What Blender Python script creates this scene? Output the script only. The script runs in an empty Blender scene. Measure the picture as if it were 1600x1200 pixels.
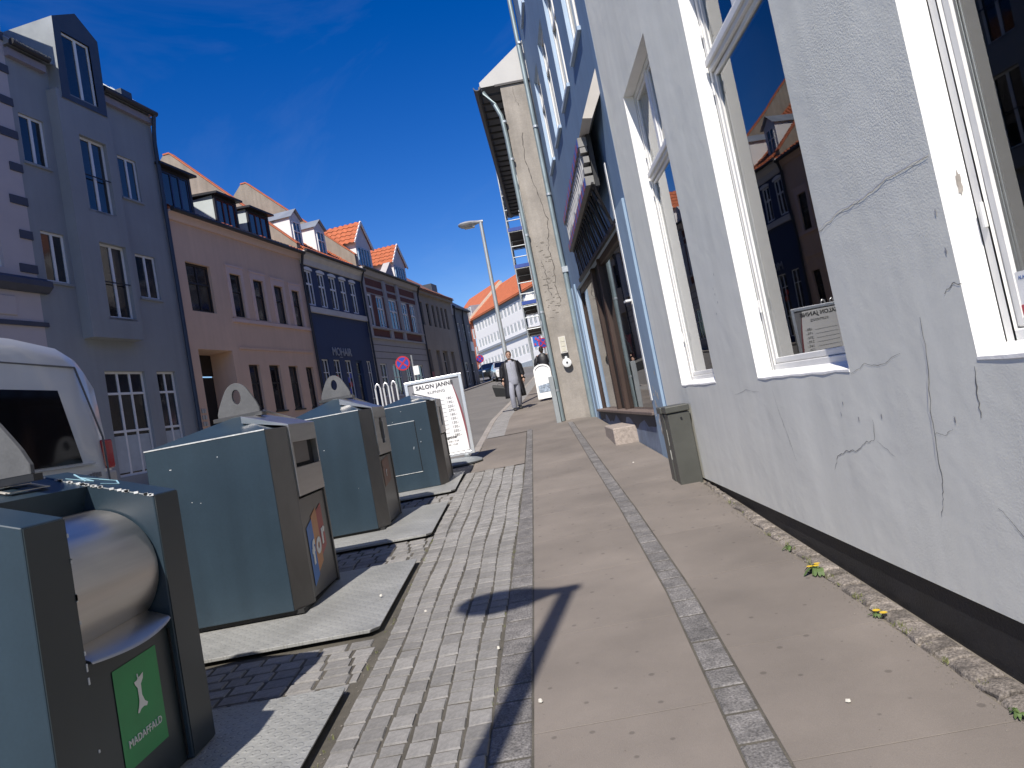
import bpy, bmesh, math, random
from mathutils import Vector, Matrix
random.seed(7)
S = bpy.context.scene
C = S.collection
R = math.radians

# ---------------------------------------------------------------- camera, sky, sun, exposure
cam = bpy.data.cameras.new('camera')
cam.sensor_width = 36.0
cam.lens = 25.875
cam.shift_y = -0.028
cam.clip_start = 0.05
cam.clip_end = 2000
co = bpy.data.objects.new('camera', cam)
C.objects.link(co)
# columns: right, up, back
co.matrix_world = Matrix(((0.9821047, 0.187649, 0.01606919, 0.0),
                          (0.02776543, -0.0598692, -0.99782, 0.0),
                          (-0.18627788, 0.98040988, -0.06400798, 1.5),
                          (0, 0, 0, 1)))
S.camera = co

SUN_EL, SUN_AZ = R(48), R(12.8)          # light travels towards +Y, slightly towards +X
sd = Vector((math.sin(SUN_AZ)*math.cos(SUN_EL), math.cos(SUN_AZ)*math.cos(SUN_EL), -math.sin(SUN_EL)))
sl = bpy.data.lights.new('sun', 'SUN')
sl.energy = 4.6
sl.angle = R(0.53)
sl.color = (1.0, 0.945, 0.87)
so = bpy.data.objects.new('sun', sl)
C.objects.link(so)
so.location = (0, 0, 60)
so.rotation_euler = sd.to_track_quat('-Z', 'Y').to_euler()

W = bpy.data.worlds.new('World')
S.world = W
W.use_nodes = True
nt = W.node_tree
nt.nodes.clear()
N = nt.nodes.new
sky = N('ShaderNodeTexSky')
sky.sky_type = 'NISHITA'
sky.sun_disc = False
sky.sun_elevation = SUN_EL
sky.sun_rotation = math.pi + SUN_AZ
sky.air_density = 1.0
sky.dust_density = 0.1
sky.ozone_density = 3.2
sky.altitude = 200
tc = N('ShaderNodeTexCoord')
mp = N('ShaderNodeMapping')
mp.inputs['Rotation'].default_value = (0.9, 0.5, 0.5)
mp.inputs['Scale'].default_value = (1.0, 0.8, 2.0)
ns = N('ShaderNodeTexNoise')
ns.inputs['Scale'].default_value = 1.9
ns.inputs['Detail'].default_value = 7
ns.inputs['Roughness'].default_value = 0.62
ns.inputs['Distortion'].default_value = 0.7
cr = N('ShaderNodeValToRGB')
cr.color_ramp.elements[0].position = 0.5
cr.color_ramp.elements[0].color = (0, 0, 0, 1)
cr.color_ramp.elements[1].position = 0.9
cr.color_ramp.elements[1].color = (0.09, 0.09, 0.09, 1)
mx = N('ShaderNodeMix')
mx.data_type = 'RGBA'
mx.inputs['B'].default_value = (7.5, 7.8, 8.2, 1)
hs = N('ShaderNodeHueSaturation')
hs.inputs['Saturation'].default_value = 1.43
hs.inputs['Hue'].default_value = 0.52
bg = N('ShaderNodeBackground')
bg.inputs['Strength'].default_value = 0.093
wo = N('ShaderNodeOutputWorld')
L = nt.links.new
L(tc.outputs['Generated'], mp.inputs['Vector'])
L(mp.outputs['Vector'], ns.inputs['Vector'])
L(ns.outputs['Fac'], cr.inputs['Fac'])
L(cr.outputs['Color'], mx.inputs['Factor'])
L(sky.outputs['Color'], hs.inputs['Color'])
L(hs.outputs['Color'], mx.inputs['A'])
L(mx.outputs['Result'], bg.inputs['Color'])
L(bg.outputs['Background'], wo.inputs['Surface'])

S.view_settings.view_transform = 'Standard'
S.view_settings.look = 'None'
S.view_settings.exposure = 0.42
S.view_settings.gamma = 1.0
S.view_settings.use_curve_mapping = False

# ---------------------------------------------------------------- helpers
def g(y):                                  # height of the street
    if y > 130: y = 130
    if y < -60: y = -60
    if y < 0: return .04*y
    return .04*y + .00083*y*y if y < 15 else .78675 + .0649*(y-15)

def lerp(pts, y):
    if y <= pts[0][0]: return pts[0][1]
    for (a, b), (c, d) in zip(pts, pts[1:]):
        if y <= c: return b + (d-b)*(y-a)/(c-a)
    return pts[-1][1]

_M = {}
def mat(name, col, rough=.8, metal=0., var=.12, vs=3., bump=0., bs=40., spec=.5, rnd=0., col2=None,
        streak=0., fine=0., coat=0., aniso=None, alpha=None):
    """procedural Principled: large blotches, optional fine grain, random tint per object, optional bump"""
    if name in _M: return _M[name]
    m = bpy.data.materials.new(name)
    m.use_nodes = True
    t = m.node_tree
    b = t.nodes['Principled BSDF']
    n = t.nodes.new; l = t.links.new
    tc = n('ShaderNodeTexCoord')
    no = n('ShaderNodeTexNoise')
    no.inputs['Scale'].default_value = vs; no.inputs['Detail'].default_value = 7; no.inputs['Roughness'].default_value = .62
    vec = tc.outputs['Object']
    if aniso:
        mpg = n('ShaderNodeMapping'); mpg.inputs['Scale'].default_value = aniso
        l(vec, mpg.inputs['Vector']); l(mpg.outputs['Vector'], no.inputs['Vector'])
    else:
        l(vec, no.inputs['Vector'])
    mr = n('ShaderNodeMapRange')
    mr.inputs['From Min'].default_value = .3; mr.inputs['From Max'].default_value = .7
    l(no.outputs['Fac'], mr.inputs['Value'])
    mix = n('ShaderNodeMix'); mix.data_type = 'RGBA'
    c2 = col2 if col2 else tuple(c*(1+var) for c in col)
    c1 = col if col2 else tuple(c*(1-var) for c in col)
    mix.inputs['A'].default_value = (*c1, 1); mix.inputs['B'].default_value = (*c2, 1)
    l(mr.outputs['Result'], mix.inputs['Factor'])
    out = mix.outputs['Result']
    def mult(valsock, lo, hi, src, fmin=.3, fmax=.7):
        r = n('ShaderNodeMapRange'); r.inputs['From Min'].default_value = fmin; r.inputs['From Max'].default_value = fmax
        r.inputs['To Min'].default_value = lo; r.inputs['To Max'].default_value = hi
        l(valsock, r.inputs['Value'])
        mm = n('ShaderNodeVectorMath'); mm.operation = 'SCALE'
        l(src, mm.inputs[0]); l(r.outputs['Result'], mm.inputs['Scale'])
        return mm.outputs['Vector']
    if fine:
        f2 = n('ShaderNodeTexNoise'); f2.inputs['Scale'].default_value = bs*1.7; f2.inputs['Detail'].default_value = 3
        l(vec, f2.inputs['Vector'])
        out = mult(f2.outputs['Fac'], 1-fine, 1+fine, out)
    if streak:
        f3 = n('ShaderNodeTexNoise'); f3.inputs['Scale'].default_value = 1.; f3.inputs['Detail'].default_value = 5
        mp3 = n('ShaderNodeMapping'); mp3.inputs['Scale'].default_value = (5, 5, .35)
        l(vec, mp3.inputs['Vector']); l(mp3.outputs['Vector'], f3.inputs['Vector'])
        out = mult(f3.outputs['Fac'], 1-streak, 1+streak*.5, out)
    if rnd:
        oi = n('ShaderNodeObjectInfo')
        out = mult(oi.outputs['Random'], 1-rnd, 1+rnd, out, 0, 1)
    l(out, b.inputs['Base Color'])
    rr = n('ShaderNodeMapRange')
    rr.inputs['To Min'].default_value = max(.02, rough-.08*(rough > .1)); rr.inputs['To Max'].default_value = min(1, rough+.08*(rough > .1))
    l(no.outputs['Fac'], rr.inputs['Value']); l(rr.outputs['Result'], b.inputs['Roughness'])
    b.inputs['Metallic'].default_value = metal
    b.inputs['Specular IOR Level'].default_value = spec
    if coat: b.inputs['Coat Weight'].default_value = coat; b.inputs['Coat Roughness'].default_value = .06
    if bump:
        bn = n('ShaderNodeTexNoise'); bn.inputs['Scale'].default_value = bs; bn.inputs['Detail'].default_value = 6; bn.inputs['Roughness'].default_value = .6
        l(vec, bn.inputs['Vector'])
        bp = n('ShaderNodeBump'); bp.inputs['Strength'].default_value = min(1, bump); bp.inputs['Distance'].default_value = .01*max(1, bump)
        l(bn.outputs['Fac'], bp.inputs['Height']); l(bp.outputs['Normal'], b.inputs['Normal'])
    _M[name] = m
    return m

def glass(name, tint=(.75, .8, .8), refl=1.0, dirt=.04):
    """thin window glass: mirror reflection by Fresnel, otherwise see-through"""
    if name in _M: return _M[name]
    m = bpy.data.materials.new(name); m.use_nodes = True
    t = m.node_tree; t.nodes.clear(); n = t.nodes.new; l = t.links.new
    fr = n('ShaderNodeFresnel'); fr.inputs['IOR'].default_value = 1.55
    ad = n('ShaderNodeMath'); ad.operation = 'MULTIPLY_ADD'; ad.inputs[1].default_value = refl*1.25; ad.inputs[2].default_value = dirt; ad.use_clamp = True
    tr = n('ShaderNodeBsdfTransparent'); tr.inputs['Color'].default_value = (*tint, 1)
    gl = n('ShaderNodeBsdfGlossy'); gl.inputs['Roughness'].default_value = .012; gl.inputs['Color'].default_value = (.96, .97, .98, 1)
    tcc = n('ShaderNodeTexCoord'); nn = n('ShaderNodeTexNoise'); nn.inputs['Scale'].default_value = 1.2; nn.inputs['Detail'].default_value = 1
    bp = n('ShaderNodeBump'); bp.inputs['Strength'].default_value = .06; bp.inputs['Distance'].default_value = .02
    l(tcc.outputs['Object'], nn.inputs['Vector']); l(nn.outputs['Fac'], bp.inputs['Height']); l(bp.outputs['Normal'], gl.inputs['Normal'])
    mx = n('ShaderNodeMixShader'); o = n('ShaderNodeOutputMaterial')
    l(fr.outputs['Fac'], ad.inputs[0]); l(ad.outputs['Value'], mx.inputs['Fac'])
    l(tr.outputs['BSDF'], mx.inputs[1]); l(gl.outputs['BSDF'], mx.inputs[2]); l(mx.outputs['Shader'], o.inputs['Surface'])
    _M[name] = m
    return m

class MB:
    """collects faces, then links them as one mesh object"""
    def __init__(s): s.v = []; s.f = []; s.m = []
    def face(s, pts, mi=0):
        k = len(s.v); s.v += [tuple(p) for p in pts]; s.f.append(tuple(range(k, k+len(pts)))); s.m.append(mi); return s
    def box(s, x0, x1, y0, y1, z0, z1, mi=0):
        k = len(s.v)
        s.v += [(x, y, z) for z in (z0, z1) for y in (y0, y1) for x in (x0, x1)]
        for q in ((0,2,3,1), (4,5,7,6), (0,1,5,4), (2,6,7,3), (0,4,6,2), (1,3,7,5)):
            s.f.append(tuple(k+i for i in q)); s.m.append(mi)
        return s
    def prism(s, poly, axis, a0, a1, mi=0, mcap=None):
        """poly of 2-D points extruded along an axis: 'x' -> (y,z), 'y' -> (x,z), 'z' -> (x,y)"""
        f = {'x': lambda p, a: (a, p[0], p[1]), 'y': lambda p, a: (p[0], a, p[1]), 'z': lambda p, a: (p[0], p[1], a)}[axis]
        k = len(s.v); n = len(poly)
        s.v += [f(p, a0) for p in poly] + [f(p, a1) for p in poly]
        s.f.append(tuple(range(k, k+n))); s.m.append(mi if mcap is None else mcap)
        s.f.append(tuple(range(k+2*n-1, k+n-1, -1))); s.m.append(mi if mcap is None else mcap)
        for i in range(n):
            j = (i+1) % n
            s.f.append((k+i, k+n+i, k+n+j, k+j)); s.m.append(mi)
        return s
    def loft(s, rings, mi=0, cap=True, closed=True):
        k = len(s.v); n = len(rings[0])
        for r in rings: s.v += [tuple(p) for p in r]
        for a in range(len(rings)-1):
            for i in range(n if closed else n-1):
                j = (i+1) % n
                s.f.append((k+a*n+i, k+a*n+j, k+(a+1)*n+j, k+(a+1)*n+i)); s.m.append(mi)
        if cap and closed:
            s.f.append(tuple(range(k+n-1, k-1, -1))); s.m.append(mi)
            e = k+(len(rings)-1)*n
            s.f.append(tuple(range(e, e+n))); s.m.append(mi)
        return s
    def tube(s, path, r, n=8, mi=0, cap=True):
        P = [Vector(p) for p in path]; rings = []
        rs = r if isinstance(r, (list, tuple)) else [r]*len(P)
        for i, p in enumerate(P):
            d = (P[min(i+1, len(P)-1)]-P[max(i-1, 0)]).normalized()
            up = Vector((0, 0, 1)) if abs(d.z) < .9 else Vector((0, 1, 0))
            a = d.cross(up).normalized(); b = d.cross(a)
            rings.append([p + a*math.cos(2*math.pi*q/n)*rs[i] + b*math.sin(2*math.pi*q/n)*rs[i] for q in range(n)])
        return s.loft(rings, mi, cap)
    def bar(s, p, q, w, h, mi=0):
        p = Vector(p); q = Vector(q); d = (q-p).normalized()
        up = Vector((0, 0, 1)) if abs(d.z) < .95 else Vector((0, 1, 0))
        a = d.cross(up).normalized()*(w/2); b = a.normalized().cross(d).normalized()*(h/2)
        return s.loft([[c+a+b, c-a+b, c-a-b, c+a-b] for c in (p, q)], mi)
    def cyl(s, c, r, axis, h, n=24, mi=0):
        c = Vector(c); d = {'x': Vector((1,0,0)), 'y': Vector((0,1,0)), 'z': Vector((0,0,1))}[axis]
        return s.tube([c-d*h/2, c+d*h/2], r, n, mi)
    def mesh(s, name, mats, smooth=False, weld=False, auto=None):
        me = bpy.data.meshes.new(name)
        bm = bmesh.new()
        vs = [bm.verts.new(v) for v in s.v]
        for f, mi in zip(s.f, s.m):
            try: bf = bm.faces.new([vs[i] for i in f])
            except ValueError: continue
            bf.material_index = mi; bf.smooth = smooth
        if weld: bmesh.ops.remove_doubles(bm, verts=bm.verts, dist=1e-4)
        bmesh.ops.recalc_face_normals(bm, faces=bm.faces)
        bm.to_mesh(me); bm.free()
        for m in (mats if isinstance(mats, (list, tuple)) else [mats]): me.materials.append(m)
        return me
    def build(s, name, mats, parent=None, smooth=False, bevel=0, weld=False, seg=1):
        o = link(name, s.mesh(name, mats, smooth, weld or bevel > 0), parent)
        if bevel:
            b = o.modifiers.new('bevel', 'BEVEL'); b.width = bevel; b.segments = seg; b.limit_method = 'ANGLE'; b.angle_limit = R(30)
        if smooth:
            try: o.data.set_sharp_from_angle(angle=R(38))
            except Exception: pass
        return o

OFF = {}
def link(name, me, parent=None):
    o = bpy.data.objects.new(name, me); C.objects.link(o)
    if parent:
        o.parent = parent
        o.location = OFF.get(parent.name, (0, 0, 0))
    return o
def tag(o, label=None, cat=None, group=None, kind=None):
    if label: o['label'] = label
    if cat: o['category'] = cat
    if group: o['group'] = group
    if kind: o['kind'] = kind
    return o
def root(name, label, cat, loc, rot=0., group=None, off=None):
    """Empty at the thing's base; off is added to the children's coordinates"""
    o = bpy.data.objects.new(name, None); C.objects.link(o)
    o.location = loc; o.rotation_euler = (0, 0, rot)
    o.empty_display_size = .2
    OFF[o.name] = off if off else (0, 0, 0)
    return tag(o, label, cat, group)
def world_root(name, label, cat, loc, group=None):      # children are written in world coordinates
    return root(name, label, cat, loc, 0, group, tuple(-c for c in loc))
def struct(o): return tag(o, kind='structure')
def text(name, s, size, m, parent, mtx, align='CENTER', ext=.002, space=1.0, bold=0.):
    cu = bpy.data.curves.new(name, 'FONT'); cu.body = s; cu.size = size; cu.extrude = ext; cu.align_x = align; cu.space_character = space; cu.offset = bold
    cu.resolution_u = 3
    t = bpy.data.objects.new('tmp', cu); C.objects.link(t)
    me = bpy.data.meshes.new_from_object(t.evaluated_get(bpy.context.evaluated_depsgraph_get()))
    bpy.data.objects.remove(t); bpy.data.curves.remove(cu)
    me.transform(mtx); me.materials.clear(); me.materials.append(m)
    return link(name, me, parent)
def frame_mtx(o, xd, zd=(0, 0, 1)):                      # text plane: letters run along xd, stand along zd
    x = Vector(xd).normalized(); z = Vector(zd).normalized()
    n = x.cross(z)
    return Matrix(((x.x, z.x, n.x, o[0]), (x.y, z.y, n.y, o[1]), (x.z, z.z, n.z, o[2]), (0, 0, 0, 1)))

def wall(mb, u0, u1, z0, z1, holes, y=0., dep=.12, mi=0, mr=0, back=None):
    """front wall in the local plane y with real openings and reveals"""
    us = sorted({u0, u1, *[h[0] for h in holes], *[h[1] for h in holes]})
    zs = sorted({z0, z1, *[h[2] for h in holes], *[h[3] for h in holes]})
    for a, b in zip(us, us[1:]):
        for c, d in zip(zs, zs[1:]):
            mu, mz = (a+b)/2, (c+d)/2
            if any(h[0] < mu < h[1] and h[2] < mz < h[3] for h in holes): continue
            mb.face([(a, y, c), (b, y, c), (b, y, d), (a, y, d)], mi)
    for h in holes:
        a, b, c, d = h[:4]; e = y + (h[4] if len(h) > 4 else dep)
        mb.face([(a, y, c), (a, e, c), (a, e, d), (a, y, d)], mr)
        mb.face([(b, y, c), (b, y, d), (b, e, d), (b, e, c)], mr)
        mb.face([(a, y, c), (b, y, c), (b, e, c), (a, e, c)], mr)
        mb.face([(a, y, d), (a, e, d), (b, e, d), (b, y, d)], mr)
    return mb

def win(parent, u0, u1, z0, z1, y, fm, pm, mu=(), tr=(), fw=.06, bw=.045, d=.05, sill=None, name='window', label=None, part=None):
    """window part: frame with bars; the panes are its children"""
    f = MB()
    f.box(u0, u0+fw, y, y+d, z0, z1); f.box(u1-fw, u1, y, y+d, z0, z1)
    f.box(u0+fw, u1-fw, y, y+d, z0, z0+fw); f.box(u0+fw, u1-fw, y, y+d, z1-fw, z1)
    iu0, iu1, iz0, iz1 = u0+fw, u1-fw, z0+fw, z1-fw
    zc = [iz0] + [iz0+(iz1-iz0)*t for t in tr] + [iz1]
    uc = [iu0] + [iu0+(iu1-iu0)*t for t in mu] + [iu1]
    for q in zc[1:-1]: f.box(iu0, iu1, y-.008, y+d-.004, q-bw/2, q+bw/2)
    for q in uc[1:-1]:
        for a, b in zip(zc, zc[1:]): f.box(q-bw/2, q+bw/2, y-.004, y+d-.006, a+(bw/2 if a > iz0 else 0), b-(bw/2 if b < iz1 else 0))
    w = f.build(name, fm, parent)
    if label: w['label'] = label
    for a, b in zip(uc, uc[1:]):
        for c, e in zip(zc, zc[1:]):
            p = MB().box(a+(bw/2 if a > iu0 else 0), b-(bw/2 if b < iu1 else 0), y+d*.5, y+d*.5+.006, c+(bw/2 if c > iz0 else 0), e-(bw/2 if e < iz1 else 0))
            pane = p.build('pane', pm, w); pane.location = (0, 0, 0)
    if sill:
        sb = MB().box(u0-.05, u1+.05, -sill[0], y, z0-.06, z0-.002).build('sill', sill[1], w); sb.location = (0, 0, 0)
    return w

def pantile(mb, O, A, B, cw=.24, rh=.34, amp=.035, mi=0, seg=4):
    """roof tiles as rolled, stepped geometry: O corner at the eave, A along the eave, B up the slope"""
    O = Vector(O); A = Vector(A); B = Vector(B)
    n = A.cross(B).normalized()
    if n.z < 0: n = -n
    nc = max(1, round(A.length/cw)); nr = max(1, round(B.length/rh))
    cols = nc*seg
    for r in range(nr):
        k = len(mb.v)
        for e in (0, 1):
            for i in range(cols+1):
                ph = (i % seg)/seg*2*math.pi
                h = amp*(math.cos(ph)*.7) + (.03 if e == 0 else 0.) + .01
                t = (r+e*1.04)/nr
                mb.v.append(tuple(O + A*(i/cols) + B*t + n*h))
        for i in range(cols):
            mb.f.append((k+i, k+i+1, k+cols+2+i, k+cols+1+i)); mb.m.append(mi)
    return mb

# ---------------------------------------------------------------- materials
WHITE = mat('white_paint', (.78, .78, .76), .5, var=.05, vs=2)
WHITEW = mat('white_window_frame', (.72, .72, .7), .45, var=.06, vs=4)
CREAMW = mat('cream_lintel', (.6, .57, .52), .7, var=.08)
STEEL = mat('brushed_steel', (.50, .48, .46), .34, 1., var=.12, vs=2.2, aniso=(.6, .6, 6), bump=.04, bs=60)
STEELD = mat('dark_steel', (.115, .11, .105), .33, .7, var=.25, vs=1.7, aniso=(1, 1, .5))
ZINC = mat('zinc', (.42, .45, .46), .42, .6, var=.1, vs=1.4)
GALV = mat('galvanised_steel', (.5, .53, .54), .45, .7, var=.14, vs=9)
PIPE = mat('downpipe_zinc', (.27, .33, .34), .45, .4, var=.14, vs=3, streak=.15)
BLACK = mat('black_paint', (.012, .012, .013), .45, var=.3)
DARK = mat('dark_void', (.006, .006, .007), .9, var=.2)
DGLASS = mat('dark_window_glass', (.012, .014, .018), .05, var=.6, vs=1.5, spec=1., rnd=.7, bump=.5, bs=1.1)
DGLASSB = mat('brown_dark_window_glass', (.014, .012, .012), .05, var=.6, vs=1.5, spec=1., rnd=.7, bump=.5, bs=1.3)
ROOM = mat('room_behind_glass', (.13, .19, .18), .9, var=.3, vs=1)
PANE = glass('clear_window_glass')
# ---------------------------------------------------------------- ground, road, pavement
M_GROUND = mat('earth', (.13, .12, .105), .95, var=.2, vs=.3)
M_ROAD = mat('worn_road_asphalt', (.155, .145, .134), .88, var=.16, vs=.9, bump=.35, bs=120, fine=.22)
M_BED = mat('sandy_joint_sand', (.17, .148, .118), .95, var=.25, vs=6, bump=.5, bs=150, fine=.3)
M_JOINT = mat('dark_mossy_joint', (.085, .076, .06), .95, var=.35, vs=5, bump=.5, bs=150, fine=.3)
M_SLAB = mat('mastic_asphalt_slab', (.182, .157, .134), .84, var=.13, vs=1.5, bump=.22, bs=170, fine=.10, rnd=.03)
def gum(m):                                # trodden gum spots and stains on the slabs
    t = m.node_tree; n = t.nodes.new; l = t.links.new; b = t.nodes['Principled BSDF']
    src = b.inputs['Base Color'].links[0].from_socket
    tc = n('ShaderNodeTexCoord'); v = n('ShaderNodeTexVoronoi'); v.voronoi_dimensions = '2D'; v.inputs['Scale'].default_value = 6.5; v.inputs['Randomness'].default_value = 1.
    l(tc.outputs['Object'], v.inputs['Vector'])
    sp = n('ShaderNodeSeparateColor'); l(v.outputs['Color'], sp.inputs['Color'])
    r = n('ShaderNodeMapRange'); r.inputs['From Min'].default_value = .55; r.inputs['From Max'].default_value = 1.; r.inputs['To Min'].default_value = 0.; r.inputs['To Max'].default_value = .10; l(sp.outputs['Red'], r.inputs['Value'])
    d = n('ShaderNodeMath'); d.operation = 'SUBTRACT'; l(v.outputs['Distance'], d.inputs[0]); l(r.outputs['Result'], d.inputs[1])
    q = n('ShaderNodeMapRange'); q.inputs['From Min'].default_value = -.02; q.inputs['From Max'].default_value = .02; q.inputs['To Min'].default_value = .66; q.inputs['To Max'].default_value = 1.; l(d.outputs['Value'], q.inputs['Value'])
    st = n('ShaderNodeTexNoise'); st.inputs['Scale'].default_value = .55; st.inputs['Detail'].default_value = 8; l(tc.outputs['Object'], st.inputs['Vector'])
    q2 = n('ShaderNodeMapRange'); q2.inputs['From Min'].default_value = .35; q2.inputs['From Max'].default_value = .65; q2.inputs['To Min'].default_value = .84; q2.inputs['To Max'].default_value = 1.14; l(st.outputs['Fac'], q2.inputs['Value'])
    m1 = n('ShaderNodeMath'); m1.operation = 'MULTIPLY'; l(q.outputs['Result'], m1.inputs[0]); l(q2.outputs['Result'], m1.inputs[1])
    mm = n('ShaderNodeVectorMath'); mm.operation = 'SCALE'; l(src, mm.inputs[0]); l(m1.outputs['Value'], mm.inputs['Scale']); l(mm.outputs['Vector'], b.inputs['Base Color'])
gum(M_SLAB)
M_GRAN = mat('grey_granite_sett', (.235, .225, .212), .82, var=.2, vs=5, bump=.55, bs=70, fine=.3, rnd=.17)
M_GRANL = mat('granite_kerb', (.30, .27, .24), .8, var=.14, vs=4, bump=.5, bs=80, fine=.28, rnd=.12)
M_GRAND = mat('granite_strip', (.15, .141, .134), .82, var=.35, vs=9, bump=.8, bs=60, fine=.5, rnd=.12)

XK = [(-30, -3.15), (12.6, -3.15), (13.6, -1.32), (20.3, -1.25), (27, -.85), (32.8, -.5), (47, .26), (60, .9), (80, -2), (100, -8), (130, -20)]   # right kerb
XWALL = [(-30, 1.6), (9, 1.6), (16.68, 1.33), (16.72, .64), (33, 1.2), (60, 2.2), (80, 1.0), (100, -3), (130, -14)]
XLF = lambda y: -14 + .186*y                                             # left house fronts
XLK = lambda y: XLF(y) + (1.15 if y < 40 else max(.5, 1.15-.03*(y-40)))  # left kerb

def ribbon(name, fl, fr, ys, off, m, parent=None, thick=0., nx=1):
    mb = MB()
    k = 0
    for y in ys:
        for i in range(nx+1):
            x = fl(y) + (fr(y)-fl(y))*i/nx
            mb.v.append((x, y, g(y)+off))
    w = nx+1
    for r in range(len(ys)-1):
        for i in range(nx):
            mb.f.append((r*w+i, r*w+i+1, (r+1)*w+i+1, (r+1)*w+i)); mb.m.append(0)
    if thick:
        for r in range(len(ys)-1):
            for i in (0, nx):
                a = mb.v[r*w+i]; b = mb.v[(r+1)*w+i]
                mb.face([a, b, (b[0], b[1], b[2]-thick), (a[0], a[1], a[2]-thick)])
    return mb.build(name, m, parent)

ys_all = [-60, -40, -20, -10, -5] + [i*.5 for i in range(-6, 40)] + [20+i for i in range(0, 120, 2)] + [140, 200, 400, 900]
ground = struct(ribbon('ground', lambda y: -500, lambda y: 500, ys_all, -.16, M_GROUND))
yr = [-30, -20, -10] + [i*.5 for i in range(-12, 40)] + [20+i for i in range(0, 100, 2)]
road = struct(ribbon('road', lambda y: XLK(y) if y < 62 else XLK(62)-(y-62)*.35-.5, lambda y: lerp(XK, y)+.02 if y < 60 else lerp(XK, 60)-(y-60)*.2, yr, -.09, M_ROAD))
lp = ribbon('pavement', lambda y: XLF(y)-.3, lambda y: XLK(y)-.14, [y for y in yr if y < 62], .0, M_SLAB)
struct(lp); lp.name = 'pavement_left'
# light granite kerb along the left pavement
kb = MB()
def kerbstones(fx, y0, y1, step, w, parent, m, top=.01, h=.16, name='kerb_stone'):
    y = y0
    while y < y1:
        e = min(y+step*random.uniform(.85, 1.15), y1)
        b = MB()
        a = [(fx(y), y), (fx(e), e-.012)]
        q = []
        for (x, yy) in a: q.append([(x, yy, g(yy)+top-h), (x+w, yy, g(yy)+top-h), (x+w, yy, g(yy)+top), (x, yy, g(yy)+top)])
        b.loft(q).build(name, m, parent, bevel=.012)
        y = e
kerbstones(lambda y: XLK(y)-.14, 12., 62., 1.2, .14, lp, M_GRANL)

bed = struct(ribbon('pavement', lambda y: lerp(XK, y), lambda y: lerp(XWALL, y)+.15, [y*.25 for y in range(-20, 80)] + [20+i for i in range(0, 41)], -.013, M_BED, nx=1))
bed.name = 'pavement_right'
kerbstones(lambda y: lerp(XK, y), 13.6, 58., .95, .15, bed, M_GRANL)
kerbstones(lambda y: -3.17, -1., 12.5, 1.0, .15, bed, M_GRANL)

# --- lanes of the pavement, widths read at several distances
XEL = [(2, -.47), (2.9, -.45), (5.5, -.40), (10.3, -.31), (16, -.25)]     # granite edge strip, left side
XER = [(2, -.265), (2.9, -.26), (5.5, -.23), (10.3, -.185), (16, -.12)]   # ... right side
XSL = [(2, .46), (2.65, .49), (4.58, .58), (7, .62), (12.7, .65), (16, .66)]   # granite strip, left side
XSR = [(2, .60), (2.6, .64), (4.5, .73), (7, .765), (12.5, .78), (16, .78)]
XFT = [(2, 1.44), (3.5, 1.445), (5.3, 1.46), (7.45, 1.53), (9, 1.56), (16, 1.32)]  # foot of the wall
E4 = lambda L: (lambda y: lerp(L, y))
def plate4(fl, fr, y0, y1, top, h=.05, jit=0.):
    mb = MB(); rings = []
    n = max(1, int((y1-y0)/.35))
    for i in range(n+1):
        y = y0+(y1-y0)*i/n
        a, b = fl(y), fr(y); z = g(y)+top
        rings.append([(a, y, z-h), (b, y, z-h), (b, y, z), (a, y, z)])
    return mb.loft(rings)
def lane(fl, fr, cuts, m, name, top, gap=.005, gx=.003, bev=.001, jz=.0006):
    for a, b in zip(cuts, cuts[1:]):
        plate4(lambda y: fl(y)+gx, lambda y: fr(y)-gx, a+gap/2, b-gap/2, top+random.uniform(-jz, jz)).build(name, m, bed, bevel=bev)
ribbon('joint_mortar', lambda y: lerp(XEL, y), lambda y: lerp(XFT, y)-.01, [.25*i for i in range(64)], -.0025, M_JOINT, bed)
lane(E4(XER), E4(XSL), [.0, 1.0, 2.05, 3.15, 4.2, 5.3, 6.4, 7.45, 8.6, 9.7, 10.9, 12.1, 13.3, 14.5, 16.0], M_SLAB, 'slab', 0.)
lane(E4(XSR), E4(XFT), [.0, .6, 1.6, 2.64, 3.63, 4.75, 5.9, 7.0, 8.2, 9.4, 10.6, 11.8, 13.0, 14.2, 16.0], M_SLAB, 'slab', 0.)
def stones(fl, fr, y0, y1, lmin, lmax, m, name, top, bev=.008, jz=.004):
    y = y0; c = [y0]
    while y < y1: y += random.uniform(lmin, lmax); c.append(y)
    lane(fl, fr, c, m, name, top, .012, .004, bev, jz)
stones(E4(XSL), E4(XSR), 1.2, 16., .16, .36, M_GRAND, 'strip_stone', .0015, jz=.0012)
stones(E4(XEL), E4(XER), 1.2, 16., .18, .42, M_GRAND, 'strip_stone', .0015, jz=.0012)
# rough stones along the foot of the wall
M_FOOT = mat('rough_foot_stone', (.19, .165, .14), .95, var=.5, vs=16, bump=1., bs=60, fine=.5, rnd=.3)
y = .4
while y < 7.5:
    e = y+random.uniform(.07, .28)
    x0 = lerp(XFT, y)+.012; x1 = 1.585
    if x1-x0 > .03:
        b = MB(); z = g((y+e)/2)
        j = lambda s: random.uniform(-s, s)
        rings = []
        for yy, sh in ((y+.006, .8), ((y+e)/2+j(.03), 1.), (e-.006, .8)):
            h = .012*sh+j(.008)
            rings.append([(x0-.01-j(.022), yy, z-.05), (x1, yy, z-.05), (x1, yy, z+h*.7), ((x0+x1)/2, yy, z+h+.004), (x0+.012+j(.02), yy, z+h*.6)])
        b.loft(rings).build('foot_stone', M_FOOT, bed, bevel=.006)
    y = e
ribbon('sett_band', lambda y: lerp(XK, y)+.15, lambda y: lerp(XK, y)+.55, [16.0+i for i in range(0, 44)], .0, M_GRAN, bed)
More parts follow.
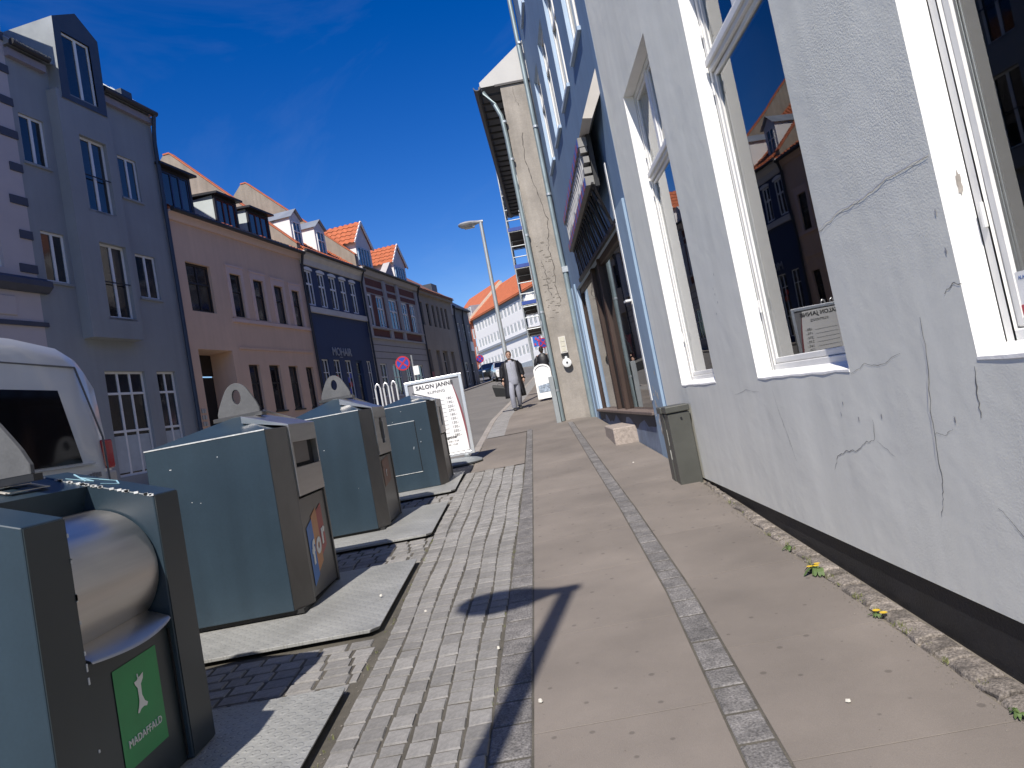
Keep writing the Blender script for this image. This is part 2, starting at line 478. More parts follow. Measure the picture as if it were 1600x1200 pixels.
# asphalt of the pavement farther up the street
far_l = ribbon('asphalt_lane', lambda y: lerp(XK, y)+.55, lambda y: lerp(XWALL, y)+.1, [16.0+i for i in range(0, 44)], .0, M_SLAB, bed)
ribbon('asphalt_lane', lambda y: -1.15, lambda y: lerp(XEL, y)-.005, [11.4+.5*i for i in range(10)], .0, M_SLAB, bed)
ribbon('asphalt_lane', lambda y: -3.0, lambda y: -1.17, [11.4, 11.9, 12.4], -.001, M_ROAD, bed)

# --- granite setts: near ones are pieces of their own, the far rest is one part
def sett_mesh(i):
    rr = random.Random(100+i)
    mb = MB(); rings = []
    for z, s in ((-.6, .97), (.20, 1.), (.32, .985), (.40, .93)):
        ring = []
        for (a, b) in ((-.5, -.5), (.5, -.5), (.5, .5), (-.5, .5)):
            ring.append((a*s*rr.uniform(.95, 1.02), b*s*rr.uniform(.96, 1.02), z*.1+rr.uniform(-.002, .002)))
        rings.append(ring)
    return mb.loft(rings).mesh('sett', M_GRAN)
SM = [sett_mesh(i) for i in range(9)]
ribbon('joint_sand', lambda y: -3.0, lambda y: lerp(XEL, y), [1.5+.25*i for i in range(40)], -.0025, M_JOINT, bed)
setts = []      # x, y, w, l, rot
PLX = -1.235    # right edge of the bin platforms
PL = [(2.15, 3.92), (4.71, 6.47), (7.42, 9.2), (9.86, 11.35)]
def colx(k, n, y): 
    a = PLX+.03 + .04*math.sin(y*.5); b = lerp(XEL, y)
    return a + (b-a)*k/n
NC = 6
for k in range(NC):
    y = 1.9+random.uniform(0, .1)
    while y < 11.3:
        l = random.choice((.1, .11, .12, .13, .14, .15, .17))*random.uniform(.9, 1.1)
        a, b = colx(k, NC, y), colx(k+1, NC, y)
        wob = .008*math.sin(y*3+k)
        setts.append(((a+b)/2+wob, y+l/2, (b-a)-.009, l-.013, random.uniform(-.04, .04)))
        y += l
gaps = [(3.93, 4.70), (6.48, 7.41), (9.21, 9.85)]
for (a, b) in gaps:
    nr = max(1, round((b-a)/.125)); h = (b-a)/nr
    for r in range(nr):
        x = -3.0 - random.uniform(0, .12)
        while x < PLX-.01:
            w = random.uniform(.13, .2)
            if x+w > PLX+.03: w = PLX+.02-x
            if w > .05: setts.append((x+w/2, a+h*(r+.5), w-.017, h-.017, random.uniform(-.03, .03)))
            x += w
setts.sort(key=lambda s: (s[0]**2+s[1]**2) if s[0] > -2.3 else 900+s[1])
rest = MB()
for i, (x, y, w, l, rot) in enumerate(setts):
    me = SM[i % 9]
    z = g(y)-.035 + random.uniform(-.003, .003)
    mt = Matrix.Translation((x, y, z)) @ Matrix.Rotation(rot, 4, 'Z') @ Matrix.Rotation(random.uniform(-.03, .03)-.045, 4, 'Y') @ Matrix.Diagonal((w, l, 1, 1))
    mt = Matrix.Translation((x, y, z)) @ Matrix.Rotation(rot, 4, 'Z') @ Matrix.Rotation(.045+random.uniform(-.02, .02), 4, 'X') @ Matrix.Rotation(random.uniform(-.018, .018), 4, 'Y') @ Matrix.Diagonal((w, l, 1, 1))
    if i < 298:
        o = link('sett', me, bed); o.matrix_local = mt
    else:
        k = len(rest.v)
        for v in me.vertices: rest.v.append(tuple(mt @ v.co))
        for p in me.polygons: rest.f.append(tuple(k+q for q in p.vertices)); rest.m.append(0)
tag(rest.build('far_setts', mat('grey_granite_sett_far', (.235, .225, .212), .82, var=.3, vs=7, bump=.5, bs=70, fine=.3), bed), kind='stuff')

# ---------------------------------------------------------------- waste containers
TEAL = mat('teal_powder_coat', (.023, .042, .059), .42, var=.13, vs=1.1, fine=.06, spec=.5, streak=.16)
TEAL_SHADE = mat('shaded_teal_powder_coat', (.016, .024, .028), .36, var=.15, vs=1.6, spec=.5)  # teal with shade painted in, for the drum container's front and lower panel
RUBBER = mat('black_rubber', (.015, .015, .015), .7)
# checker plate: raised lozenges as fine relief
def checker():
    m = mat('checker_plate', (.30, .30, .285), .5, .15, var=.18, vs=2.5, fine=.1)
    t = m.node_tree; n = t.nodes.new; l = t.links.new; b = t.nodes['Principled BSDF']
    tc = n('ShaderNodeTexCoord'); h = []
    for ang in (45, -45):
        mp = n('ShaderNodeMapping'); mp.inputs['Rotation'].default_value = (0, 0, R(ang)); mp.inputs['Scale'].default_value = (1, 1, 1)
        l(tc.outputs['Object'], mp.inputs['Vector'])
        w = n('ShaderNodeTexWave'); w.wave_type = 'BANDS'; w.bands_direction = 'X'; w.inputs['Scale'].default_value = 9.
        w2 = n('ShaderNodeTexWave'); w2.wave_type = 'BANDS'; w2.bands_direction = 'Y'; w2.inputs['Scale'].default_value = 4.5
        w2.inputs['Phase Offset'].default_value = 0 if ang > 0 else math.pi
        l(mp.outputs['Vector'], w.inputs['Vector']); l(mp.outputs['Vector'], w2.inputs['Vector'])
        mu = n('ShaderNodeMath'); mu.operation = 'MULTIPLY'; l(w.outputs['Fac'], mu.inputs[0]); l(w2.outputs['Fac'], mu.inputs[1])
        sm = n('ShaderNodeMapRange'); sm.inputs['From Min'].default_value = .45; sm.inputs['From Max'].default_value = .65; l(mu.outputs['Value'], sm.inputs['Value'])
        h.append(sm.outputs['Result'])
    mxx = n('ShaderNodeMath'); mxx.operation = 'MAXIMUM'; l(h[0], mxx.inputs[0]); l(h[1], mxx.inputs[1])
    bp = n('ShaderNodeBump'); bp.inputs['Strength'].default_value = .8; bp.inputs['Distance'].default_value = .004
    l(mxx.outputs['Value'], bp.inputs['Height']); l(bp.outputs['Normal'], b.inputs['Normal'])
    return m
CHECK = checker()
STICKW = mat('white_print', (.6, .6, .57), .5, var=.08)
CHIP = mat('chipped_edge', (.55, .56, .55), .5, var=.3, vs=30)

def platform(b, x0, x1, y0, y1):
    """checker plate with a folded edge, on the slope of the street"""
    mb = MB()
    def P(x, y, dz): return (x, y, g(y)+dz)
    # gently crowned towards the pavement edge, cut corner near the pavement
    ring_t = [P(x0, y0, .05), P(x1-.05, y0, .05), P(x1, y0+.06, .045), P(x1, y1-.02, .045), P(x1-.02, y1, .045), P(x0, y1, .05)]
    ring_b = [(p[0]-(.012 if p[0] > x0+.1 else 0), p[1], p[2]-.022) for p in ring_t]
    mb.loft([ring_b, ring_t])
    return mb.build('platform', CHECK, b, bevel=.002)
def eye(b, x, y, z, w=.34, h=.26, t=.028, hole=(.034, .06)):
    """lifting lug: rounded plate with an oval hole, standing across the street"""
    mb = MB(); n = 28
    out = []; inn = []
    for i in range(n):
        a = 2*math.pi*i/n
        c, s = math.cos(a), math.sin(a)
        # outline: flat foot, flared sides, round top
        if s < -.15: px = (w/2)*max(-1, min(1, c/.75)); pz = 0
        else:
            px = (w/2)*c*(1-.38*max(0, s)) if s < .55 else (w/2)*.62*c*1.28; pz = h*(.12+.88*s) if s > 0 else h*.12*(s+.15)/.15
        out.append((px, pz)); inn.append((hole[0]*c, h*.56+hole[1]*s))
    for yy in (y-t/2, y+t/2):
        k = len(mb.v)
        mb.v += [(x+p[0], yy, z+p[1]) for p in out] + [(x+p[0], yy, z+p[1]) for p in inn]
        for i in range(n):
            j = (i+1) % n; mb.f.append((k+i, k+j, k+n+j, k+n+i)); mb.m.append(0)
    for i in range(n):
        j = (i+1) % n
        mb.f.append((i, j, 2*n+j, 2*n+i)); mb.m.append(0)
        mb.f.append((n+i, 3*n+i, 3*n+j, n+j)); mb.m.append(0)
    return mb.build('lifting_lug', GALV2, b, weld=True, bevel=.003)
GALV2 = mat('weathered_galvanised_lug', (.10, .102, .105), .8, 0., var=.25, vs=4, fine=.08)

def pyramid_bin(name, label, X, y0, zb, W, D, h, apex_h, kind, lug=True, door=False):
    """front (inlet side) at x = X facing the pavement, teal sides, steel front, hipped lid"""
    b = world_root(name, label, 'waste container', (X-D/2, y0+W/2, zb), 'waste containers along the kerb')
    z1 = zb+h
    c = .10; cy = .17
    plan = [(X-D, y0), (X-c, y0), (X-c, y0+W), (X-D, y0+W)]
    mb = MB()
    mb.prism(plan, 'z', zb+.03, z1)
    ax, ay, az = X-D*.47, y0+W*.5, z1+apex_h
    mb.build('body', TEAL, b, bevel=.006, seg=2)
    # hipped lid
    lid = MB()
    bx0, bx1 = X-D, X-c+.002
    e = .006
    A, Bq, Cq, Dq = (bx0, y0, z1), (bx1, y0, z1), (bx1, y0+W, z1), (bx0, y0+W, z1)
    T1, T2 = (ax, ay-.02, az), (ax, ay+.02, az)
    lid.face([A, Bq, T1]); lid.face([Bq, Cq, T2, T1]); lid.face([Cq, Dq, T2]); lid.face([Dq, A, T1, T2])
    lid.build('lid', TEAL, b, weld=True)
    # thin worn rim along the eaves
    rim = MB(); rim.box(X-D, X-c, y0-.004, y0+.004, z1-.004, z1+.005)
    rim.build('rim', CHIP, b)
    # foot shadow gap
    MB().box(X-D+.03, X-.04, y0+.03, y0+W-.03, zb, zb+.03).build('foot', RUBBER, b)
    # steel front with chamfered corners
    fr = MB(); f2 = MB()
    fr.prism([(X-c+.001, y0+.002), (X, y0+cy), (X, y0+cy+.03), (X-.06, y0+cy+.03), (X-c+.001, y0+.12)], 'z', zb+.03, z1-.002)
    f2.prism([(X-c+.001, y0+W-.002), (X-c+.001, y0+W-.12), (X-.06, y0+W-cy-.03), (X, y0+W-cy-.03), (X, y0+W-cy)], 'z', zb+.03, z1-.002)
    fr.build('front_post', STEELD, b, bevel=.003); f2.build('front_post', STEELD, b, bevel=.003)
    i0, i1 = y0+cy+.034, y0+W-cy-.034
    dz = zb+.60*h
    dp = MB().box(X-.06, X-.012, i0, i1, zb+.05, dz-.02).build('front_door', STEELD, b, bevel=.003)
    MB().box(X-.07, X-.05, i0-.03, i1+.03, zb+.04, z1-.01).build('front_backing', DARK, b)
    # inlet head, steel, its top runs up the lid as a sloping hood
    hd = MB()
    q0, q1 = i0, i1
    if kind == 'hood':
        oz0, oz1 = zb+.76*h, zb+.905*h
        hd.box(X-.04, X+.012, q0, q1, dz, oz0)                       # lower plate
        hd.box(X-.04, X+.012, q0, q0+.035, oz0, oz1); hd.box(X-.04, X+.012, q1-.02, q1, oz0, oz1)
        hd.box(X-.04, X+.012, q0, q1, oz1, z1-.002)
        op = (q0+.035, q1-.02, oz0, oz1)
    else:
        oz0, oz1 = zb+.69*h, zb+.915*h
        m0 = q0+(q1-q0)*.34; m1 = q0+(q1-q0)*.66
        hd.box(X-.04, X+.012, q0, q1, dz, oz0); hd.box(X-.04, X+.012, q0, m0, oz0, oz1); hd.box(X-.04, X+.012, m1, q1, oz0, oz1)
        hd.box(X-.04, X+.012, q0, q1, oz1, z1-.002)
        for s0, s1, t0, t1 in ((m0, m0+.03, oz0, oz0+.05), (m1-.03, m1, oz0, oz0+.05), (m0, m0+.03, oz1-.05, oz1), (m1-.03, m1, oz1-.05, oz1)):
            hd.box(X-.038, X+.0115, s0, s1, t0, t1)
        op = (m0, m1, oz0, oz1)
    hd.prism([(X+.012, z1-.003), (X+.012, z1+.012), (X-.34, z1+.012+apex_h*.78), (X-.34, z1+apex_h*.5)], 'y', q0, q1)
    hd.build('inlet_head', STEEL, b, bevel=.003)
    MB().box(X-.05, X-.035, op[0]-.01, op[1]+.01, op[2]-.01, op[3]+.01).build('inlet_opening', DARK, b)
    if kind == 'hood':
        MB().box(X-.034, X-.02, op[0]+.02, op[1]-.16, op[2]+.03, op[3]).build('inlet_flap', mat('grey_flap', (.16, .14, .13), .4, .6), b)
    sr = MB(); sr.prism([(X-.06, z1+.022), (X-.06, z1+.034), (X-.4, z1+.05+apex_h*.9), (X-.4, z1+.03+apex_h*.9)], 'y', q1+.002, q1+.022)
    sr.build('hood_edge', STEELD, b)
    if lug:
        MB().box(ax-.2, ax+.2, ay-.05, ay+.05, az-.03, az+.004).build('lug_base', STEELD, b, bevel=.004)
        eye(b, ax, ay, az+.004)
    if door:
        dr = MB()
        x0, x1, za, zc = X-.85, X-.32, zb+.27, zb+h*.80
        MB().box(x0, x1, y0-.007, y0+.004, za, zc).build('hatch', TEAL, b)
        for q in ((x0-.006, x1+.006, za-.008, za-.001), (x0-.006, x1+.006, zc+.001, zc+.008)): dr.box(q[0], q[1], y0-.009, y0+.002, q[2], q[3])
        dr.build('hatch_edge', CHIP, b)
        MB().box(x1+.001, x1+.009, y0-.004, y0+.002, za, zc).build('hatch_gap', DARK, b)
        k = MB()
        for (xx, zz) in ((x1-.06, zb+.62), (x1+.05, zb+.68), (x1-.065, zb+.60)): k.cyl((xx, y0-.008, zz), .008, 'y', .012, 10)
        k.build('lock', GALV, b)
    # scuffs in the paint
    sc = MB(); rr = random.Random(int(y0*100))
    for _ in range(5):
        a, z = rr.uniform(X-D+.05, X-.15), rr.uniform(zb+.1, z1-.08)
        w = rr.uniform(.004, .016); hh = rr.uniform(.002, .007)
        sc.box(a, a+w, y0-.0015, y0+.002, z, z+hh)
    tag(sc.build('paint_scuff', CHIP, b), kind='stuff')
    platform(b, X-D-.25, PLX, y0-.58, y0+W+.06) if kind != 'last' else None
    return b

DX0, DX1 = .44, .96
b2 = pyramid_bin('waste_container', 'teal pyramid-topped waste container with blue, orange and red striped sticker', -1.86, 5.33, .30, 1.06, 1.0, 1.35, .16, 'hood')
b3 = pyramid_bin('waste_container', 'teal waste container with slot inlet and lifting lug, between two others', -1.78, 7.95, .42, 1.06, .95, 1.32, .20, 'slot')
b4 = pyramid_bin('waste_container', 'teal waste container with side hatch, farthest one beside the salon price board', -1.39, 10.42, .53, 1.0, .86, 1.23, .14, 'slot', lug=False, door=True)
# striped sticker of the second container
X = -1.86
cols = [('sticker_blue', (.025, .12, .36)), ('sticker_orange', (.40, .17, .06)), ('sticker_red', (.28, .035, .03))]
y0s = 5.33+.17+.034+.07
for i, (nm, c) in enumerate(cols):
    zt = .93+.03*i; zl = .50+.04*i
    q = MB(); a, e = y0s+i*.145, y0s+(i+1)*.145
    z0_ = [.86-.0*i, .93, .95][i]; zb_ = [.42, .50, .60][i]
    q.face([(X-.008, a, zb_), (X-.008, e, zb_+.06), (X-.008, e, z0_+.05), (X-.008, a, z0_)])
    q.build('sticker_stripe', mat(nm, c, .4, var=.1, vs=6), b2)
for i, t_ in enumerate('for'):
    text('sticker_lettering', t_, .23, STICKW, b2, frame_mtx((X-.0045, y0s+.072+i*.145, .585+.055*i), (0, 1, .18), (0, .06, 1)), bold=.009)
q = MB(); q.face([(-1.788, 8.24, .85), (-1.788, 8.62, .9), (-1.788, 8.62, 1.18), (-1.788, 8.24, 1.14)])
q.build('sticker', mat('faded_brown_sticker', (.17, .085, .06), .45, var=.2, vs=5), b3)
text('sticker_lettering', 'r', .16, STICKW, b3, frame_mtx((-1.7845, 8.40, .96), (0, 1, .1)))

# food waste container with the drum, nearest
X = -1.80
fb = world_root('waste_container', 'nearest teal container with big steel drum and green food waste sticker', 'waste container', (-2.35, 3.05, .17), 'waste containers along the kerb')
ya, yb, yc, yd = 2.50, 2.73, 3.38, 3.60
zb = .17
prof = [(X, zb+.03), (X, 1.395), (X-.52, 1.575), (X-.62, 1.575), (X-1.12, 1.38), (X-1.12, zb+.03)]
for (p, q) in ((ya, yb), (yc, yd)):
    mb = MB(); mb.prism(prof, 'y', p, q); mb.build('side_wall', [TEAL], fb, bevel=.006, seg=2)
# front facings of both side walls, this side's shade painted in as darker teal
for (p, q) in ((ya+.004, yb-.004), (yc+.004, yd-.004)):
    MB().box(X, X+.004, p, q, zb+.04, 1.388).build('front_shade_facing', TEAL_SHADE, fb)
mb = MB(); mb.prism([(X-.30, 1.49), (X-.52, 1.572), (X-.62, 1.572), (X-1.11, 1.378), (X-1.11, zb+.04), (X-.95, zb+.04), (X-.95, 1.2), (X-.34, 1.36)], 'y', yb, yc)
mb.build('hood', TEAL, fb)
MB().box(X-.95, X-.94, yb, yc, zb+.04, 1.3).build('drum_recess', DARK, fb)
# drum
dm = MB(); rings = []
cx, cz, rd = X-.315, 1.085, .295
dm.cyl((cx, (yb+yc)/2, cz), rd, 'y', yc-yb-.03, 48)
dm.build('drum', mat('polished_steel_drum', (.56, .53, .50), .34, 1., var=.08, vs=3, aniso=(8, .3, 8), bump=.03, bs=30), fb, smooth=True)
lip = MB(); n = 14; ra = []; rb = []
for i in range(n+1):
    t = i/n; yy = yb+.03+(yc-yb-.06)*t
    bul = .035*math.sin(math.pi*t)**.7
    ra.append([(X-.12, yy, .90), (X+.0+bul, yy, .85-.02*math.sin(math.pi*t)), (X+.008+bul, yy, .838-.02*math.sin(math.pi*t)), (X-.12, yy, .885)])
lip.loft(ra); lip.build('drum_lip', STEEL, fb, smooth=True)
MB().box(X-.34, X-.03, yb+.001, yc-.001, zb+.03, .835).build('lower_panel', TEAL_SHADE, fb, bevel=.003)
for q_ in (yb, yc-.01): MB().box(X-.028, X-.022, q_, q_+.01, zb+.05, .79).build('panel_gap', DARK, fb)
st = MB(); st.face([(X-.027, 2.92, .36), (X-.027, 3.25, .36), (X-.027, 3.25, .755), (X-.027, 2.92, .755)])
st.build('sticker', mat('green_sticker', (.015, .21, .06), .42, var=.12, vs=3), fb)
ap = MB(); XS = X-.0245
L1 = [(0, .10), (.035, .115), (.03, .085), (.012, .06), (.010, .0), (.022, -.04), (.04, -.06), (.03, -.075), (.012, -.066), (-.008, -.07), (-.022, -.085), (-.032, -.08), (-.02, -.05), (-.012, -.02), (-.012, .05), (-.025, .075), (-.028, .09), (-.012, .092)]
ap.face([(XS, 3.085+a*1.15, .60+c*.72) for a, c in L1])
ap.bar((XS, 3.083, .668), (XS, 3.081, .69), .004, .004)
ap.build('apple_core_mark', STICKW, fb)
text('sticker_lettering', 'MADAFFALD', .042, STICKW, fb, frame_mtx((XS, 3.085, .44), (0, 1, 0)), space=1.1)
MB().box(X-.82, X-.32, 3.06, 3.12, 1.555, 1.585).build('lug_base', BLACK, fb)
eye(fb, X-.63, 3.09, 1.585, .58, .345, .03, (.06, .09))
gf = MB()
def stroke(pts, w=.006):
    for a, b in zip(pts, pts[1:]): gf.bar(a, b, w, .003)
def top(x, y): return (x, y, 1.395+(X-x)*.346+.003)
stroke([top(X-.42, 3.42), top(X-.32, 3.47), top(X-.40, 3.50), top(X-.30, 3.56)]); stroke([top(X-.34, 3.44), top(X-.46, 3.55)]); stroke([top(X-.27, 3.44), top(X-.22, 3.5), top(X-.27, 3.57), top(X-.33, 3.53)])
gf.build('graffiti', mat('pale_blue_marker', (.3, .5, .58), .5), fb)
sq = MB()
for a, b in (((-.44, 2.95), (-.44, 3.2)), ((-.44, 3.2), (-.36, 3.2)), ((-.36, 3.2), (-.36, 2.95)), ((-.36, 2.95), (-.44, 2.95))):
    sq.bar(top(X+a[0], a[1]), top(X+b[0], b[1]), .022, .004)
sq.build('sticker_remains', mat('torn_paper', (.45, .42, .36), .8, var=.3, vs=20), fb)
ch = MB(); rr = random.Random(3)
for i in range(26):
    t = rr.random(); x = X-.50*t
    ch.box(x-.012, x+.008, yc-.003, yc+.004, 1.392+(X-x)*.346-.003, 1.395+(X-x)*.346+.004)
for i in range(10):
    z = rr.uniform(.4, 1.35); ch.box(X-.004, X+.007, yb-.006, yb+.001, z, z+rr.uniform(.005, .03))
tag(ch.build('paint_chips', CHIP, fb), kind='stuff')
platform(fb, -3.05, PLX, 2.1, 3.92)
# ---------------------------------------------------------------- grey plaster building on the right
def plaster():
    m = mat('grey_wall_plaster', (.80, .79, .70), .8, var=.05, vs=.6, streak=.07, fine=.02)
    t = m.node_tree; n = t.nodes.new; l = t.links.new; b = t.nodes['Principled BSDF']
    tc = n('ShaderNodeTexCoord')
    def noise(s, d, r=.6, dist=0.):
        q = n('ShaderNodeTexNoise'); q.inputs['Scale'].default_value = s; q.inputs['Detail'].default_value = d; q.inputs['Roughness'].default_value = r; q.inputs['Distortion'].default_value = dist
        l(tc.outputs['Object'], q.inputs['Vector']); return q.outputs['Fac']
    def ma(op, a, bb):
        q = n('ShaderNodeMath'); q.operation = op
        for i, v in enumerate((a, bb)):
            if isinstance(v, (int, float)): q.inputs[i].default_value = v
            else: l(v, q.inputs[i])
        return q.outputs['Value']
    big = noise(2.2, 3, .5); mid = noise(14, 5, .6, .5); fin = noise(95, 4, .6)
    # rough patches above roughly two metres, smooth repairs below
    sx = n('ShaderNodeSeparateXYZ'); l(tc.outputs['Object'], sx.inputs['Vector'])
    hz = n('ShaderNodeMapRange'); hz.inputs['From Min'].default_value = 1.7; hz.inputs['From Max'].default_value = 2.3
    hz.inputs['To Min'].default_value = .45; hz.inputs['To Max'].default_value = 1.
    l(sx.outputs['Z'], hz.inputs['Value'])
    pm = n('ShaderNodeMapRange'); pm.inputs['From Min'].default_value = .42; pm.inputs['From Max'].default_value = .6; pm.inputs['To Min'].default_value = .25; l(noise(1.1, 4), pm.inputs['Value'])
    fine = ma('MULTIPLY', ma('MULTIPLY', ma('MULTIPLY', fin, hz.outputs['Result']), pm.outputs['Result']), .42)
    hgt = ma('ADD', ma('ADD', ma('MULTIPLY', big, .8), ma('MULTIPLY', ma('MULTIPLY', mid, pm.outputs['Result']), .14)), fine)
    bp = n('ShaderNodeBump'); bp.inputs['Strength'].default_value = 1.; bp.inputs['Distance'].default_value = .0065
    l(hgt, bp.inputs['Height']); l(bp.outputs['Normal'], b.inputs['Normal'])
    return m
PLAST = plaster()
JAMB = mat('white_limed_reveal', (.80, .79, .76), .8, var=.04, vs=4, bump=.35, bs=25)
PLINTH = mat('black_tarred_plinth', (.016, .016, .018), .6, var=.3, vs=5, bump=.4, bs=60)
CRACKM = mat('crack_shadow', (.17, .17, .17), .95, var=.3)
CRACKL = mat('crack_edge', (.60, .60, .62), .85, var=.1)

GB = root('grey_plaster_building', 'grey plastered building with tall white-framed windows lining the right pavement', 'building',
          (1.59, 4.4, g(4.4)), R(-90), None, (4.4, 0, -g(4.4)))
# local: u = -y, facade at local y = 0, inside = +y
WA, WB_, WC = (-7.88, -6.44), (-5.24, -3.74), (-2.67, -1.17)
ZS, ZT = 1.345, 4.54
holes = [(WA[0], WA[1], ZS, ZT, .11), (WB_[0], WB_[1], ZS, ZT, .11), (WC[0], WC[1], ZS, ZT, .11), (-.1, 1.4, ZS, ZT, .11)]
mb = MB()
wall(mb, -9.02, 4., .375, 9.2, holes, 0., .11, 0, 1)
mb.face([(-9.02, 0, .375), (4, 0, .375), (4, .02, .375), (-9.02, .02, .375)], 0)
mb.face([(-9.02, 0, .375), (-9.02, 6, .375), (-9.02, 6, 9.2), (-9.02, 0, 9.2)], 0)
mb.face([(4, 0, .0), (4, 6, .0), (4, 6, 9.2), (4, 0, 9.2)], 0)
mb.build('wall', [PLAST, JAMB], GB, weld=True)
MB().box(-9.0, 4, .018, .06, -.4, .38).build('plinth', PLINTH, GB)
rf = MB(); rf.prism([(-.3, 9.1), (-.3, 9.22), (5, 13.), (6.2, 9.15)], 'x', -9.0, 4.); rf.build('roof', mat('orange_roof_tile', (.42, .115, .05), .75, var=.2, vs=3), GB)
# windows: frame with transom, two small lights above, one tall casement light below
FR = mat('white_window_enamel', (.74, .73, .70), .38, var=.06, vs=6, streak=.05)
def tall_window(u0, u1, first):
    y = .112; d = .07; fw = .052
    f = MB()
    zt = 3.62
    f.box(u0, u0+fw, y, y+d, ZS+.03, ZT); f.box(u1-fw, u1, y, y+d, ZS+.03, ZT)
    f.box(u0+fw, u1-fw, y, y+d, ZS+.03, ZS+.03+fw); f.box(u0+fw, u1-fw, y, y+d, ZT-fw, ZT)
    f.box(u0+fw, u1-fw, y-.015, y+d-.01, zt-.06, zt+.06); f.box(u0+fw, u1-fw, y-.035, y-.015, zt-.025, zt+.03)
    um = (u0+u1)/2
    f.box(um-.045, um+.045, y-.004, y+d-.005, zt+.06, ZT-fw)
    w = f.build('window', FR, GB, bevel=.006, seg=2)
    # casement sashes inside the frame
    s = MB()
    def sash(a, b, c, e, t=.036, yy=.125, dd=.04):
        s.box(a, a+t, yy, yy+dd, c, e); s.box(b-t, b, yy, yy+dd, c, e); s.box(a+t, b-t, yy, yy+dd, c, c+t); s.box(a+t, b-t, yy, yy+dd, e-t, e)
        p = MB().box(a+t, b-t, yy+.016, yy+.022, c+t, e-t).build('pane', PANE, w); p.location = (0, 0, 0)
    sash(u0+fw+.006, u1-fw-.006, ZS+.03+fw+.006, zt-.066)
    sash(u0+fw+.006, um-.05, zt+.066, ZT-fw-.006); sash(um+.05, u1-fw-.006, zt+.066, ZT-fw-.006)
    so_ = s.build('sash', FR, w, bevel=.004); so_.location = (0, 0, 0)
    # hinges
    for z in (ZS+.5, zt-.18, zt+.25):
        ho = MB().cyl((u0+fw*.9, y-.008, z), .009, 'z', .09, 8).build('hinge', FR, w); ho.location = (0, 0, 0)
    # sloping plaster sill, slightly proud and uneven
    sb = MB(); n = 9; rings = []
    rr = random.Random(int(-u0*10))
    for i in range(n+1):
        u = u0-.002+(u1-u0+.004)*i/n
        k = rr.uniform(-.0025, .0025)
        rings.append([(u, .113, ZS-.02), (u, .113, ZS+.042), (u, -.002+k*.4, ZS+.008+k), (u, -.003+k*.4, ZS-.004+k*2), (u, .004, ZS-.008+k*2)])
    so2 = sb.loft(rings).build('sill', JAMB, w); so2.location = (0, 0, 0)
    # room behind: pale inner reveal, dark room
    r = MB()
    r.box(u0+.03, u0+.06, .19, .50, ZS+.04, ZT)
    r.face([(u1-.03, .19, ZS), (u1+.02, .42, ZS), (u1+.02, .42, ZT), (u1-.03, .19, ZT)])
    r.box(u0, u1, .18, .44, ZS-.06, ZS+.04)
    r.face([(u0, .19, ZT), (u1, .19, ZT), (u1, .42, ZT), (u0, .42, ZT)])
    ro = r.build('inner_reveal', mat('inner_reveal_white', (.7, .69, .66), .7, var=.04), w); ro.location = (0, 0, 0)
    # inner double window
    iw = MB(); t = .05
    iw.box(u0+.061, u0+.10, .44, .48, ZS+.04, ZT); iw.box(um-.03, um+.03, .36, .4, zt+.06, ZT)
    iw.box(u0+.07, u1-.07, .36, .4, zt-.03, zt+.06); iw.box(u0+.07, u1-.07, .36, .4, ZS+.04, ZS+.12)
    io = iw.build('inner_window', FR, w); io.location = (0, 0, 0)
    return w
for i, (a, b) in enumerate((WA, WB_, WC, (-.1, 1.4))): tall_window(a, b, i == 0)
rm = MB(); rm.box(-8.9, 3.9, .52, 4.4, .9, 5.0)
rm.f = rm.f[:2] + rm.f[3:]; rm.m = rm.m[:2]+rm.m[3:]
rm.build('room', ROOM, GB)
# inside wall between the windows
iwall = MB(); wall(iwall, -8.9, 3.9, .9, 5., [(h[0]-.02, h[1]+.02, h[2]-.06, h[3]+.02) for h in holes], .51, .005); iwall.build('inner_wall', mat('inner_wall_paint', (.4, .4, .38), .8), GB)
# alarm sticker on the nearest window
al = MB(); al.box(-2.575, -2.49, .131, .1335, 1.46, 1.62).build('alarm_sticker', mat('white_sticker', (.75, .75, .74), .5, var=.03), GB)
MB().box(-2.574, -2.491, .129, .131, 1.461, 1.505).build('alarm_sticker', mat('red_sticker_band', (.45, .03, .05), .5), GB)
text('alarm_lettering', 'ALARM', .018, mat('blue_print', (.03, .1, .3), .5), GB, frame_mtx((-2.5325, .1305, 1.593), (1, 0, 0)), ext=.0005)
text('alarm_lettering', 'HAR', .016, STICKW, GB, frame_mtx((-2.5325, .1285, 1.484), (1, 0, 0)), ext=.0005)
text('alarm_lettering', 'RING', .015, STICKW, GB, frame_mtx((-2.5325, .1285, 1.466), (1, 0, 0)), ext=.0005)

